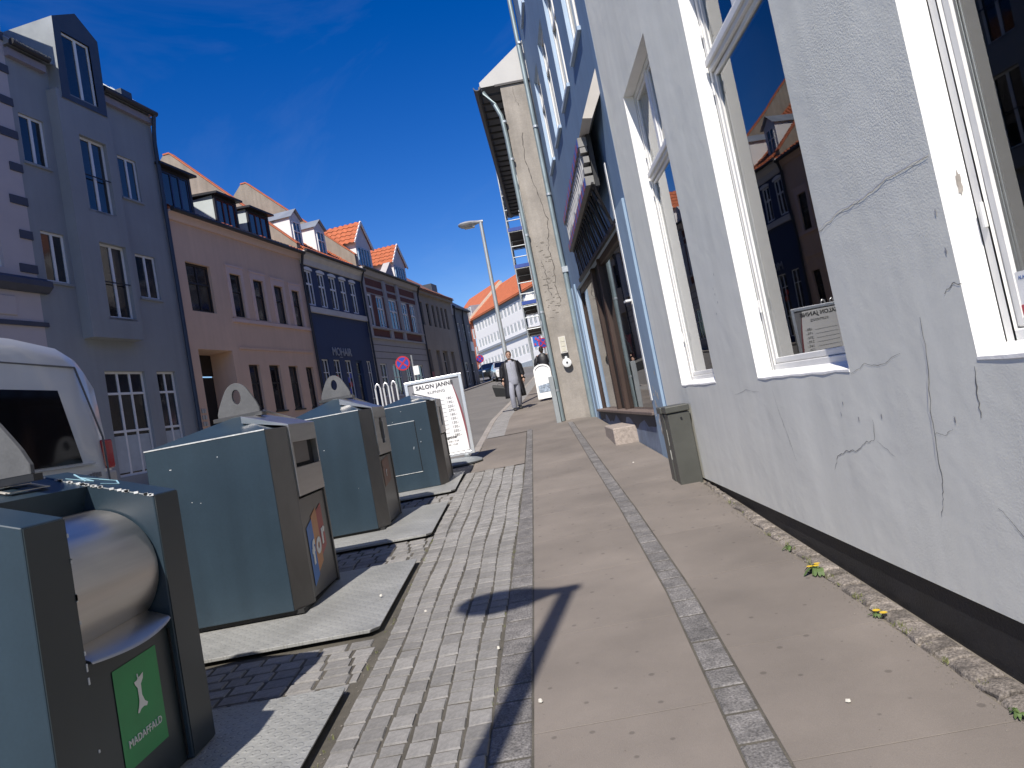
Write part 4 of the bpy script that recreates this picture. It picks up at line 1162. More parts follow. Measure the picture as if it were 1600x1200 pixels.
for s in fwn:
    win(hp, *s, .06, mat('dark_brown_frame', (1, 1, 1)), DGLASS, (), (.6,), .05, .05)
    t = MB(); a, b, c, d = s
    t.box(a-.16, a, -.03, 0, c-.02, d+.28); t.box(b, b+.16, -.03, 0, c-.02, d+.28); t.box(a, b, -.03, 0, d, d+.28); t.box(a-.2, b+.2, -.05, -.03, d+.24, d+.3)
    t.build('window_surround', PINKL, hp)
win(hp, *big, .1, mat('dark_brown_frame', (1, 1, 1)), DGLASSB, (.5,), (.6,), .07, .05)
# lattice reflection bars behind the big window
MB().box(24.9, 30.5, -.06, 0, 5.96, 6.08).build('string_course', PINKL, hp)
MB().box(25.0, 30.3, -.035, 0, 5.02, 5.10).build('string_course', PINK, hp)
MB().box(22.75, 24.58, .86, .92, 1.0, 4.2).build('door', BLACK, hp)
MB().box(22.75, 24.58, .84, .9, 4.25, 4.95).build('fanlight', BLACK, hp)
MB().box(23.63, 23.67, .84, .87, 1.0, 4.2).build('door_gap', DARK, hp)
for i in range(2):
    for j in range(3): MB().box(22.42+i*.12, 22.5+i*.12, -.03, 0, 2.55+j*.2, 2.68+j*.2).build('mail_slot', GALV, hp)
cn = MB(); cn.prism([(-.14, E-.02), (-.2, E), (-.2, E+.07), (0, E+.07), (0, E-.2), (-.06, E-.2)], 'x', 22.2, 30.5); cn.build('cornice', PINKL, hp)
gt = MB(); gt.tube([(22.2, -.27, E+.05), (30.5, -.27, E+.02)], .075, 10); gt.build('gutter', FASC, hp)
rf = MB(); rf.prism([(-.2, E+.05), (-.2, E+.12), (2.6, 10.75), (6, 10.9), (8.8, E)], 'x', 22.2, 30.4); rf.build('roof', TILE, hp)
pt = MB(); pantile(pt, (22.2, -.15, E+.14), (8.2, 0, 0), (0, 2.75, 1.5)); pt.build('roof_tiles', TILE, hp, smooth=True)
BOXD = mat('black_dormer_boards', (.018, .018, .022), .55, var=.2)
CHEEK = mat('pale_dormer_cheek', (.45, .49, .48), .7, var=.05)
for (a, b, zl, zh, red) in ((22.2, 23.72, 9.3, 10.66, 0), (24.96, 26.3, 9.3, 10.42, 1), (26.98, 28.45, 9.25, 10.38, 1)):
    d = MB()
    d.box(a, b, -.02, .05, zl, zl+.08); d.box(a, b, -.02, .05, zh-.1, zh); d.box(a, a+.12, -.02, .05, zl+.08, zh-.1); d.box(b-.12, b, -.02, .05, zl+.08, zh-.1)
    d.build('dormer_front', BOXD, hp)
    for q_ in (a+.02, b-.06): MB().prism([(.05, zl), (.05, zh), (2., zh), (2., zl+.6)], 'x', q_, q_+.04).build('dormer_cheek', CHEEK, hp)
    r = MB(); r.prism([(-.22, zh), (-.22, zh+.07), (2.6, zh+.3), (2.6, zh+.2)], 'x', a-.12, b+.12); r.build('dormer_roof', BOXD, hp)
    win(hp, a+.13, b-.13, zl+.09, zh-.11, 0., mat('dark_red_frame', (.10, .02, .02), .5) if red else mat('navy_frame', (.03, .06, .14), .5), DGLASS, (1/3, 2/3), (), .03, .045)
dpb = MB(); dpb.tube([(30.38, -.27, E), (30.42, -.14, E-.4), (30.44, -.1, E-.8), (30.44, -.1, 1.6)], .055, 8); dpb.build('downpipe', FASC, hp)

# --- navy blue house with white dannebrog windows
NAVY = mat('navy_blue_render', (.032, .052, .115), .75, var=.08, vs=.8, streak=.05)
hn = LH('navy_house', 'navy blue house with white cross windows and white cornice', 33.5)
E = 9.25
ww = [(30.75, 31.4), (31.9, 32.55), (33.0, 33.68), (34.1, 34.75), (35.2, 35.85)]
gd = [(30.98, 31.62), (32.1, 32.78), (33.24, 33.94), (34.4, 35.1), (35.65, 36.2)]
hol = [(a, b, 7.1, 8.62, .09) for a, b in ww] + [(a, b, 2.1, 4.8, .10) for a, b in gd]
mb = MB(); wall(mb, 30.5, 36.6, .6, E, hol); mb.build('wall', NAVY, hn)
for a, b in ww:
    win(hn, a, b, 7.1, 8.62, .03, WHITE, DGLASS, (.5,), (.62,), .07, .07)
    n = 8; l_ = MB(); pts = [(a-.05, 8.62), (b+.05, 8.62)] + [(b+.05-(b-a+.1)*i/n, 8.70+.07*math.sin(math.pi*i/n)) for i in range(n+1)]
    l_.prism(pts, 'y', -.03, .0); l_.build('window_head', WHITE, hn)
MB().box(30.6, 36.5, -.1, 0, 6.78, 7.02).build('string_course', CREAMW, hn)
cn = MB(); cn.prism([(0, E-.42), (-.08, E-.42), (-.12, E-.2), (-.28, E-.06), (-.3, E+.1), (0, E+.1)], 'x', 30.52, 36.58); cn.build('cornice', CREAMW, hn)
gt = MB(); gt.tube([(30.5, -.36, E+.1), (36.6, -.36, E+.06)], .07, 8); gt.build('gutter', FASC, hn)
for i, (a, b) in enumerate(gd):
    if i != 3: win(hn, a, b, 2.1, 4.8, .06, WHITE, DGLASS, (.5,), (.32, .80), .045, .03)
    else: win(hn, a, b, 1.9, 4.8, .09, mat('navy_frame', (.03, .06, .14)), DGLASS, (), (.25, .8), .09, .05, name='door')
# coloured things in the two middle windows
for (u, z, c) in ((32.4, 4.0, (.5, .05, .03)), (32.5, 3.75, (.55, .08, .03)), (33.45, 3.9, (.05, .07, .4)), (33.65, 3.7, (.5, .04, .05)), (33.5, 3.4, (.5, .05, .05)), (33.7, 4.1, (.06, .1, .45))):
    d = MB(); d.cyl((u, .075, z), .13, 'y', .02, 10); d.build('window_display', mat('display_%d' % int(u*100+z*10), c, .5), hn)
text('shop_lettering', 'MOHAIR', .52, mat('grey_lettering', (.32, .34, .38), .5), hn, frame_mtx((33.05, -.03, 4.98), (1, 0, 0)), ext=.012, space=.98)
MB().box(32.72, 33.02, -.04, -.02, 4.9, 4.925).build('letter_bar', mat('grey_lettering', (1, 1, 1)), hn)
# steep roof with tiles, gable fire walls at both ends
def firewall(parent, u, w, E, yr_, zr, over=.25):
    f = MB(); f.prism([(-.05, E-.1), (-.05, E+.15+over), (yr_-.15, zr+over), (yr_+.2, zr+over), (2*yr_, E+.2+over), (2*yr_, E-.1)], 'x', u, u+w); f.build('fire_wall', FIREW, parent)
    c = MB(); c.prism([(-.08, E+.15+over), (-.08, E+.2+over), (yr_-.1, zr+over+.06), (yr_+.2, zr+over+.06), (yr_+.2, zr+over), (yr_-.1, zr+over)], 'x', u-.03, u+w+.03); c.build('fire_wall_coping', TILE, parent)
YR, ZR = 5.2, 14.6
rf = MB(); rf.prism([(-.2, E+.08), (-.2, E+.14), (YR, ZR-.9), (2*YR, E)], 'x', 30.6, 36.5); rf.build('roof', TILE, hn)
pt = MB(); pantile(pt, (30.7, -.1, E+.2), (5.7, 0, 0), (0, YR, ZR-E-1.0)); pt.build('roof_tiles', TILE, hn, smooth=True)
firewall(hn, 30.42, .3, E, YR, ZR, .25); firewall(hn, 36.4, .3, E, YR, ZR-.25, .75)
for (a, b) in ((31.15, 32.1), (33.38, 34.4)):
    d = MB(); m_ = (a+b)/2
    d.face([(a, .45, 9.7), (b, .45, 9.7), (b, .45, 11.1), (m_, .45, 11.45), (a, .45, 11.1)], 0)
    for u in (a, b): d.face([(u, .45, 9.7), (u, 2.6, 9.7), (u, 2.6, 11.1), (u, .45, 11.1)], 0)
    d.build('dormer', mat('white_dormer', (.72, .70, .68), .7, var=.04), hn)
    r = MB(); r.face([(a-.1, .32, 11.06), (a-.1, 2.9, 11.06), (m_, 2.9, 11.52), (m_, .32, 11.52)]); r.face([(b+.1, .32, 11.06), (b+.1, 2.9, 11.06), (m_, 2.9, 11.52), (m_, .32, 11.52)])
    r.build('dormer_roof', ZINC, hn)
    win(hn, a+.15, b-.15, 9.85, 10.95, .41, WHITE, DGLASS, (.5,), (.6,), .06, .05)
dpb = MB(); dpb.tube([(36.5, -.3, E), (36.52, -.12, E-.5), (36.52, -.1, 2.)], .05, 8); dpb.build('downpipe', FASC, hn)

# --- brick and white pilaster house with two tiled gables
BRK = mat('dark_red_brick', (.15, .055, .045), .85, var=.2, vs=6)
WSTU = mat('greyish_white_stucco', (.42, .40, .39), .8, var=.06)
hb = LH('brick_pilaster_house', 'house with red brick panels, white pilasters and two tiled gable dormers', 40.8)
E = 9.45
ww = [(36.85, 37.68), (38.3, 39.2), (40.05, 41.2), (42.0, 42.9), (43.4, 44.22)]
ag = [(37.3, 38.2), (39.0, 40.2), (41.0, 41.9), (42.5, 43.9)]
hol = [(a, b, 6.6, 8.3, .1) for a, b in ww] + [(a, b, 3.0, 4.7, .12) for a, b in ag]
mb = MB(); wall(mb, 36.6, 45., .8, E, hol); mb.build('wall', WSTU, hb)
for a, b in ww: win(hb, a, b, 6.6, 8.3, .03, WHITE, DGLASS, (.5,), (.62,), .09, .09)
for a, b in ag: win(hb, a, b, 3.0, 4.7, .06, WHITEW, DGLASS, (.5,), (.6,), .06, .05)
for a, b in ((36.75, 39.4), (39.85, 41.35), (41.75, 44.5)):
    MB().box(a, b, -.02, 0, 8.75, 9.12).build('brick_panel', BRK, hb); MB().box(a, b, -.02, 0, 8.38, 8.62).build('brick_panel', BRK, hb); MB().box(a, b, -.02, 0, 6.12, 6.48).build('brick_panel', BRK, hb)
for (a, b) in ((37.72, 38.26), (39.24, 39.4), (39.85, 40.0), (41.24, 41.35), (41.75, 41.95), (42.94, 43.36)): MB().box(a, b, -.02, 0, 6.6, 8.3).build('brick_panel', BRK, hb)
for u in (36.62, 39.44, 41.4, 44.55): MB().box(u, u+.36, -.1, 0, 6.05, 9.2).build('pilaster', WSTU, hb)
MB().box(36.6, 45., -.12, 0, 6.5, 6.6).build('string_course', WSTU, hb); MB().box(36.6, 45., -.10, 0, 5.98, 6.06).build('string_course', WSTU, hb)
for z in (2.0, 2.4, 4.95, 5.3, 5.65): MB().box(36.6, 45., -.012, -.002, z, z+.03).build('rusticated_groove', mat('groove_shadow', (.16, .155, .15), .9), hb)
cn = MB(); cn.prism([(0, E-.2), (-.12, E-.2), (-.26, E), (-.26, E+.12), (0, E+.12)], 'x', 36.6, 45.); cn.build('cornice', WSTU, hb)
gt = MB(); gt.tube([(36.6, -.32, E+.1), (45., -.32, E+.06)], .07, 8); gt.build('gutter', FASC, hb)
rf = MB(); rf.prism([(-.2, E+.08), (-.2, E+.14), (5., 13.), (10, E)], 'x', 36.8, 45.); rf.build('roof', TILEB, hb)
for (a, b, zl, zs, za) in ((36.85, 38.75, 9.6, 10.95, 12.1), (41.9, 43.85, 9.5, 10.7, 11.8)):
    d = MB(); m_ = (a+b)/2+.0
    d.face([(a, .0, zl), (b, .0, zl), (b, .0, zs), (m_, .0, za), (a, .0, zs)])
    for u in (a, b): d.face([(u, .0, zl), (u, 4, zl), (u, 4, zs), (u, .0, zs)])
    d.build('gable_dormer', mat('white_dormer', (1, 1, 1)), hb)
    r = MB()
    pantile(r, (a-.22, -.12, zs-.12), (0, 4.6, 0), (m_-a+.22, 0, za-zs+.14), .28, .36, .045); pantile(r, (b+.22, -.12, zs-.12), (0, 4.6, 0), (m_-b-.22, 0, za-zs+.14), .28, .36, .045)
    r.build('gable_roof_tiles', TILE, hb, smooth=True)
    r = MB(); r.bar((a-.24, -.10, zs-.16), (m_, -.10, za), .06, .12); r.bar((b+.24, -.10, zs-.16), (m_, -.10, za), .06, .12); r.build('verge_board', WHITE, hb)
    win(hb, a+.12, b-.3, zl+.1, zs-.25, -.04, mat('pale_blue_frame', (.4, .52, .62), .5), mat('sky_blue_window_glass', (.03, .06, .10), .05, spec=.9), (.25, .5, .75), (), .06, .08)
t = MB(); t.prism([(40.0, 9.6), (41.5, 9.6), (41.15, 10.5)], 'y', -.1, .3); t.build('small_gable', WSTU, hb)
dpb = MB(); dpb.tube([(44.9, -.3, E), (44.95, -.12, E-.5), (44.95, -.1, 2.5)], .055, 8); dpb.build('downpipe', FASC, hb)

# --- beige house
hc = LH('beige_house', 'beige house with six dark upper windows and low tiled roof', 48.5)
E = 9.3
ww = [(45.05, 45.85), (46.62, 47.2), (47.75, 48.25), (48.73, 49.2), (49.65, 50.15), (50.55, 51.05)]
sh = [(45.2, 45.9), (47.0, 47.8), (48.4, 49.5), (50.2, 51.)]
hol = [(a, b, 7.25, 8.7, .15) for a, b in ww] + [(a, b, 2.6, 5.7, .3) for a, b in sh]
mb = MB(); wall(mb, 45., 52.3, 1., E, hol); mb.build('wall', mat('dull_beige_render', (.34, .29, .235), .85, var=.1, vs=.8, streak=.08), hc)
for a, b in ww: win(hc, a, b, 7.25, 8.7, .1, mat('dark_brown_frame', (1, 1, 1)), DGLASS, (.5,), (.6,), .04, .04)
for i, (a, b) in enumerate(sh): win(hc, a, b, 2.6, 5.7, .2, mat('pale_shop_frame', (.4, .4, .38), .6), DGLASS, (), (.8,), .06, .05, name='shop_window')
MB().box(45.1, 45.75, -.05, .0, 2.9, 4.3).build('red_door', mat('dull_red', (.25, .03, .035), .6), hc)
cn = MB(); cn.box(45., 52.3, -.2, 0, E-.1, E+.06); cn.build('cornice', mat('dull_beige_render', (1, 1, 1)), hc)
rf = MB(); rf.prism([(-.3, E+.06), (-.3, E+.12), (4.6, 13.), (9., E)], 'x', 45., 52.3); rf.build('roof', TILEB, hc)
pt = MB(); pantile(pt, (45., -.28, E+.14), (7.3, 0, 0), (0, 4.85, 2.85)); pt.build('roof_tiles', TILEB, hc, smooth=True)
MB().box(47., 47.5, 3.4, 3.9, 12., 13.3).build('chimney', BRK, hc)
d = MB(); d.box(50.6, 51.8, .6, 2.4, 9.7, 10.6); d.build('dormer', mat('dark_zinc_front', (1, 1, 1)), hc)

# --- last house of the row, darker
hd_ = LH('dark_grey_house', 'dark grey house at the far end of the left row', 55.)
E = 8.9
D0 = 52.3
mb = MB(); hol = [(53.2+i*1.35, 53.8+i*1.35, 6.6, 7.9, .1) for i in range(3)] + [(53.3+i*1.6, 54.2+i*1.6, 3.4, 5., .1) for i in range(2)]
wall(mb, D0, 56.7, 1.5, E, hol); gable_poly(mb, D0, 0, E, 4.2, 12.2, 8.4, 1.5)
mb.face([(56.7, 0, 1.5), (56.7, 8, 1.5), (56.7, 8, E), (56.7, 0, E)])
mb.build('wall', mat('dark_grey_render', (.20, .20, .205), .85, var=.1, streak=.08), hd_)
f = MB(); f.prism([(-.04, E-.5), (-.04, E+.35), (4.2, 12.55), (4.4, 12.55), (8.4, E+.35), (8.4, E-.5)], 'x', D0-.05, D0+.25); f.build('fire_wall', mat('white_fire_wall', (.62, .60, .57), .8, var=.1), hd_)
for h in hol: win(hd_, *h[:4], .05, WHITEW, DGLASS, (.5,), (.6,), .05, .05)
rf = MB(); rf.prism([(-.25, E), (-.25, E+.1), (4.2, 12.3), (8.4, E)], 'x', D0+.25, 56.7); rf.build('roof', FASC, hd_)
for u in (52.5, 54.6): MB().tube([(u, -.2, E), (u+.03, -.1, E-.5), (u+.03, -.1, 2.5)], .06, 8).build('downpipe', FASC, hd_)
MB().box(55.6, 56.4, -.1, -.02, 5.9, 6.6).build('hanging_sign', WHITE, hd_)
# ---------------------------------------------------------------- white and brick buildings closing the street
dF = Vector((.385, -.923, 0)); rotF = math.atan2(dF.y, dF.x)
PF = Vector((1.35, 90., 0))                                # a point of the facade line, u = 0 there, left is negative
def FH(name, label, u0):
    p = PF+dF*u0
    return root(name, label, 'building', (p.x, p.y, g(p.y)), rotF, None, (-u0, 0, -g(p.y)))
WFAR = mat('white_far_render', (.84, .82, .79), .8, var=.03)
fw_ = FH('white_end_building', 'long white building with rows of small windows and orange roof closing the street', -8.)
A0, A1 = -20.4, 8.
cols = [A0+.8+i*1.32 for i in range(21)]
hol = [(u, u+.85, z, z+1.25, .18) for u in cols for z in (7.2, 10.35, 12.75)]
mb = MB(); wall(mb, A0, A1, 4., 14.7, hol); mb.build('wall', [WFAR], fw_)
fmesh = MB(); 
for q in ((0, .1, 0, 1.25), (.75, .85, 0, 1.25), (.1, .75, 0, .1), (.1, .75, 1.15, 1.25), (.38, .47, .1, 1.15)): fmesh.box(q[0], q[1], .0, .06, q[2], q[3])
fmesh = fmesh.mesh('window', WHITE); pmesh = MB().box(.1, .75, .03, .04, .1, 1.15).mesh('pane', mat('grey_far_glass', (.12, .14, .16), .15, spec=.8))
for h in hol:
    o = link('window', fmesh, fw_); o.location = Vector(OFF[fw_.name])+Vector((h[0], .02, h[2])); p = link('pane', pmesh, o); p.location = (0, 0, 0)
MB().box(A0, A1, -.25, 0, 9.65, 9.95).build('string_course', mat('grey_band', (.3, .32, .35), .7), fw_)
MB().box(A0, A1, -.1, .0, 4., 6.3).build('plinth', mat('grey_blue_plinth', (.33, .37, .4), .8), fw_)
MB().box(A0, A1, -.05, .0, 14.1, 14.7).build('frieze', mat('blue_grey_frieze', (.22, .26, .30), .8), fw_)
TILEF = mat('bright_orange_tile', (.50, .14, .055), .75, var=.12, vs=1.5)
rf = MB(); rf.prism([(-.4, 14.65), (-.4, 14.8), (5.5, 19.6), (11, 14.7)], 'x', A0, A1); rf.build('roof', TILEF, fw_)
pt = MB(); pantile(pt, (A0, -.4, 14.82), (A1-A0, 0, 0), (0, 5.9, 4.8), .4, .6, .04, seg=3); pt.build('roof_tiles', TILEF, fw_, smooth=True)
vb = MB(); vb.prism([(-.4, 14.7), (-.4, 15.2), (5.4, 20.1), (5.7, 20.1), (5.7, 19.6)], 'x', A0-.5, A0); vb.build('fire_wall', mat('sand_coping', (.5, .43, .33), .8), fw_)

fr_ = FH('brick_end_building', 'red brick building with white windows and dormers beside the white one', -25.)
B0, B1 = -36., A0-.5
BRF = mat('orange_red_brick', (.40, .13, .075), .85, var=.12, vs=2)
cols = [B0+.9+i*1.5 for i in range(10)]
hol = [(u, u+.85, z, z+1.5, .15) for u in cols for z in (6.6, 9.3, 12.0)]
mb = MB(); wall(mb, B0, B1, 4., 14.4, hol); mb.build('wall', BRF, fr_)
for h in hol:
    o = link('window', fmesh, fr_); o.location = Vector(OFF[fr_.name])+Vector((h[0], .02, h[2])); o.scale = (1, 1, 1.2); p = link('pane', pmesh, o); p.location = (0, 0, 0)
rf = MB(); rf.prism([(-.4, 14.35), (-.4, 14.5), (5.5, 20.4), (11, 14.4)], 'x', B0, B1); rf.build('roof', TILEF, fr_)
for i in range(5):
    u = B1-2.2-i*2.
    d = MB(); d.box(u, u+1.1, .6, 3.2, 15.3, 17.2); d.build('dormer', ZINC, fr_)
    win(fr_, u+.1, u+1., 15.6, 17., .55, WHITE, DGLASS, (.5,), (), .1, .1)

# ---------------------------------------------------------------- building under scaffolding
sx = lambda y: 1.2+.036*(y-33)
hs2 = world_root('scaffolded_building', 'dark fronted building behind scaffolding beyond the gable', 'building', (4., 38., g(38)))
mb = MB(); mb.face([(sx(28.7), 28.7, .8), (sx(28.7), 28.7, 12.5), (sx(52), 52, 12.5), (sx(52), 52, .8)]); mb.face([(sx(28.7), 28.7, .8), (9, 28.7, .8), (9, 28.7, 12.5), (sx(28.7), 28.7, 12.5)]); mb.face([(sx(52), 52, .8), (9, 52, .8), (9, 52, 12.5), (sx(52), 52, 12.5)])
mb.build('wall', mat('dark_taupe_render', (.27, .26, .25), .85, var=.15), hs2)
rf = MB(); rf.loft([[(sx(28.7)-.3, 28.7, 12.4), (sx(28.7)-.3, 28.7, 12.6), (9, 28.7, 16.5), (9, 28.7, 12.4)], [(sx(52)-.3, 52, 12.4), (sx(52)-.3, 52, 12.6), (9, 52, 16.5), (9, 52, 12.4)]]); rf.build('roof', TILEB, hs2)
for i in range(7):
    for z in (4.6, 7.8, 10.3):
        y = 30+i*3.; x = sx(y)
        f = MB().box(x-.04, x+.04, y, y+1.1, z, z+1.6).build('window', WHITEW, hs2); p = MB().box(x-.045, x-.04, y+.1, y+1., z+.1, z+1.5).build('pane', DGLASS, f); p.location = (0, 0, 0)
sc = world_root('scaffolding', 'steel tube scaffolding with blue toe boards on the right side of the street', 'scaffolding', (.7, 36, g(36)))
SX = lambda y: (.34+.03*(y-33), 1.0+.03*(y-33))
lv = [4.65, 5.75, 7.45, 9.15, 10.85]
ysc = [33., 35., 37.]
tb = MB()
for y in ysc:
    for x in SX(y): 
        MB().tube([(x, y, g(y)), (x, y, 12.2)], .03, 6).build('standard', GALV, sc)
for z in lv:
    for dz in (0, .5, 1.0):
        for k in (0,):
            tb.tube([(SX(33)[k], 33, z+dz), (SX(37)[k], 37, z+dz)], .024, 6)
    for y in ysc: tb.tube([(SX(y)[0], y, z-.03), (SX(y)[1], y, z-.03)], .024, 6)
    for dz in (.5, 1.): tb.tube([(SX(33)[0], 33, z+dz), (SX(33)[1], 33, z+dz)], .024, 6)
for a, b in zip(ysc, ysc[1:]):
    for z, w in zip(lv, lv[1:]): tb.tube([(SX(a)[0]-.03, a, z), (SX(b)[0]-.03, b, w)], .02, 6)
tb.build('ledgers_and_braces', GALV, sc)
for z in lv:
    for a, b in zip(ysc, ysc[1:]):
        d = MB(); d.loft([[(SX(y)[0]+.03, y, z), (SX(y)[1], y, z), (SX(y)[1], y, z+.05), (SX(y)[0]+.03, y, z+.05)] for y in (a, b)]); d.build('deck', mat('dark_scaffold_deck', (.085, .075, .065), .8, var=.3, vs=4), sc)
    if z in (5.75, 7.45, 9.15):
        t = MB(); t.box(SX(33)[0], SX(33)[1], 32.96, 32.99, z, z+.16); t.build('toe_board', mat('blue_toe_board', (.03, .07, .30), .6), sc)
        for a, b in zip(ysc, ysc[1:]):
            t = MB(); t.loft([[(SX(y)[0]-.03, y, z), (SX(y)[0], y, z), (SX(y)[0], y, z+.16), (SX(y)[0]-.03, y, z+.16)] for y in (a, b)]); t.build('toe_board', mat('blue_toe_board', (1, 1, 1)), sc)
# white sacks on the scaffold
for i, (y, z) in enumerate(((33.6, 5.8), (34.3, 5.8), (34.9, 5.8))):
    b = MB(); b.loft([[(.55, y-.2, z), (.9, y-.2, z), (.9, y+.2, z), (.55, y+.2, z)], [(.52, y-.23, z+.2), (.94, y-.23, z+.2), (.94, y+.23, z+.2), (.52, y+.23, z+.2)], [(.6, y-.15, z+.5), (.88, y-.15, z+.5), (.88, y+.15, z+.5), (.6, y+.15, z+.5)]])
    o = b.build('building_sack', WHITE, None, bevel=.04, seg=2); tag(o, ('nearest', 'middle', 'farthest')[i]+' white sack on the lowest blue-edged scaffold deck', 'sack', 'sacks on the scaffold')
# shop signs hanging under the scaffold
s1 = world_root('hanging_sign', 'blue and red hanging sign hanging below the scaffolding', 'sign', (.72, 32., 3.7))
MB().box(.50, .86, 31.98, 32.02, 3.72, 4.18).build('panel', mat('panel_blue', (.03, .13, .5), .5), s1)
for i, (x, z) in enumerate(((.54, 3.78), (.68, 3.95), (.6, 4.02), (.74, 3.76), (.78, 4.05))): MB().box(x, x+.07, 31.96, 31.978, z, z+.1).build('panel_mark', mat('panel_red', (.5, .05, .1), .5), s1)
MB().bar((.7, 32, 4.15), (1.2, 32, 4.15), .04, .04).build('arm', GALV, s1)

def prohib(name, label, x, y, zc, r, zb, post=None, rot=0., arms=True):
    """no-stopping sign: blue disc, red rim and red cross on a post"""
    p0 = post if post is not None else x
    t = root(name, label, 'road sign', (p0, y, zb), rot)
    MB().tube([(0, .03, -.1), (0, .03, zc-zb+r*.9)], .03, 8).build('post', GALV, t)
    d = MB(); d.cyl((x-p0, -.02, zc-zb), r, 'y', .02, 28); d.build('disc', mat('sign_red', (.42, .02, .035), .4), t)
    d = MB(); d.cyl((x-p0, -.033, zc-zb), r*.80, 'y', .006, 28); d.build('blue_field', mat('sign_blue', (.02, .05, .33), .4), t)
    c = MB(); q = r*.56
    c.bar((x-p0-q, -.040, zc-zb-q), (x-p0+q, -.040, zc-zb+q), .006, r*.2); c.bar((x-p0-q, -.043, zc-zb+q), (x-p0+q, -.043, zc-zb-q), .006, r*.2)
    c.build('red_cross', mat('sign_red', (1, 1, 1)), t)
    return t
n1 = prohib('no_stopping_sign', 'round no-stopping sign above the white salon board', -4.45, 27., 3.70, .27, g(27.), -4.10)
MB().box(.0, .2, -.04, -.02, 1.62, 1.95).build('plate', WHITE, n1)
prohib('no_stopping_sign', 'round purple looking no-stopping sign seen from afar before the brick building', -3.60, 60., 5.55, .33, g(60))
prohib('no_stopping_sign', 'no-stopping sign under the scaffolding at the right', .92, 31.6, 3.80, .22, g(31.6))

# ---------------------------------------------------------------- street lamps
def street_lamp(label, x, y, h):
    t = root('street_lamp', label, 'street lamp', (x, y, g(y)), 0, 'street lamps')
    MB().tube([(0, 0, -.1), (0, 0, 1.2), (0, 0, h)], [.085, .075, .056], 14).build('pole', mat('pale_galvanised_pole', (.52, .55, .56), .4, .5, var=.06), t, smooth=True)
    MB().cyl((0, 0, .6), .085, 'z', .5, 14).build('pole_foot', mat('pale_galvanised_pole', (1, 1, 1)), t)
    rings = []
    for xx, w, z0, z1 in ((.08, .05, -.05, .05), (-.10, .06, -.06, .06), (-.2, .12, -.09, .07), (-.32, .2, -.14, .08), (-.5, .23, -.15, .08), (-.66, .19, -.11, .06), (-.75, .08, -.04, .02)):
        rings.append([(xx, w*math.cos(a), h+.02+(z1 if math.sin(a) > 0 else -z0)*math.sin(a)) for a in [k*math.pi/6 for k in range(12)]])
    MB().loft(rings).build('lamp_head', mat('lamp_head_grey', (.5, .5, .49), .4, .4), t, smooth=True)
    MB().loft([[(xx, w*math.cos(a), h-.115+.03*math.sin(a)) for a in [k*math.pi/6 for k in range(12)]] for xx, w in ((-.22, .09), (-.4, .12), (-.56, .09))]).build('lens', mat('lamp_lens', (.6, .6, .55), .2), t)
    return t
street_lamp('slim grey street lamp with flat head standing behind the walking person', -.585, 24., 6.2)
street_lamp('grey street lamp beside the viewpoint, seen only by its shadow on the paving', -1.15, -.05, 5.95)

# ---------------------------------------------------------------- salon price board
sb = world_root('salon_price_board', 'white framed pavement board listing the salon prices', 'sign board', (-1.6, 12.6, g(12.6)))
ALU = mat('satin_aluminium', (.72, .73, .74), .32, .6, var=.05)
x0, x1, z0, z1, y = -2.125, -1.127, .795, 2.184, 12.6; K = 1.068
fr = MB(); w = .055
fr.box(x0, x0+w, y, y+.07, z0, z1); fr.box(x1-w, x1, y, y+.07, z0, z1); fr.box(x0+w, x1-w, y, y+.07, z0, z0+w); fr.box(x0+w, x1-w, y, y+.07, z1-w, z1); fr.build('frame', ALU, sb, bevel=.008, seg=2)
MB().box(x0+w, x1-w, y+.02, y+.05, z0+w, z1-w).build('backing', mat('grey_board', (.22, .22, .23), .6, var=.05), sb)
pp = MB(); rp = []
n = 10
def edge(t): return .10*math.sin(t*math.pi*.5)**1.5
L_ = [(x0+.15-.0*t, z0+.07+(z1-z0-.14)*t) for t in [i/n for i in range(n+1)]]
R_ = [(x1-.085-.12*(i/n)**2, z0+.07+(z1-z0-.14)*i/n) for i in range(n+1)]
for i in range(n): pp.face([(L_[i][0], y+.016, L_[i][1]), (R_[i][0], y+.016, R_[i][1]), (R_[i+1][0], y+.016, R_[i+1][1]), (L_[i+1][0], y+.016, L_[i+1][1])])
pp.build('price_sheet', mat('white_price_sheet', (.78, .77, .75), .6, var=.03), sb)
rs = MB()
for i in range(n):
    a, b = R_[i], R_[i+1]; w0 = .035*math.sin(math.pi*i/n); w1 = .035*math.sin(math.pi*(i+1)/n)
    rs.face([(a[0], y+.017, a[1]), (a[0]+w0, y+.017, a[1]), (b[0]+w1, y+.017, b[1]), (b[0], y+.017, b[1])])
rs.build('red_stripe', mat('wine_red_print', (.22, .06, .07), .6), sb)
INK = mat('dark_grey_ink', (.06, .06, .065), .6)
tx = lambda s, sz, x, z, al='CENTER', bold=0., name='lettering': text(name, s, sz*K, INK, sb, frame_mtx((x, y+.013, z), (1, 0, 0)), al, .001, 1.05, bold)
tx('SALON JANNE', .090, -1.615, z1-.165, bold=.003)
tx('KLIPNING', .062, -1.60, z1-.265)
for i, p in enumerate(('180.-', '190.-', '250.-', '270.-', '160.-', '150.-', '130.-', '130.-', '250.-', '280.-')):
    zz = z1-.41-i*.0715; tx(p, .056, x1-.20+.004*i, zz, 'RIGHT', name='price')
    MB().box(x0+.24, x1-.36, y+.012, y+.014, zz+.0, zz+.003).build('rule', INK, sb)
tx('Åbningstider', .056, -1.54, z0+.31, bold=.002); tx('Man. - Fre. 9.00 - 17.30', .033, -1.54, z0+.245); tx('Lørdag 9.00 - 13.00', .033, -1.54, z0+.19)
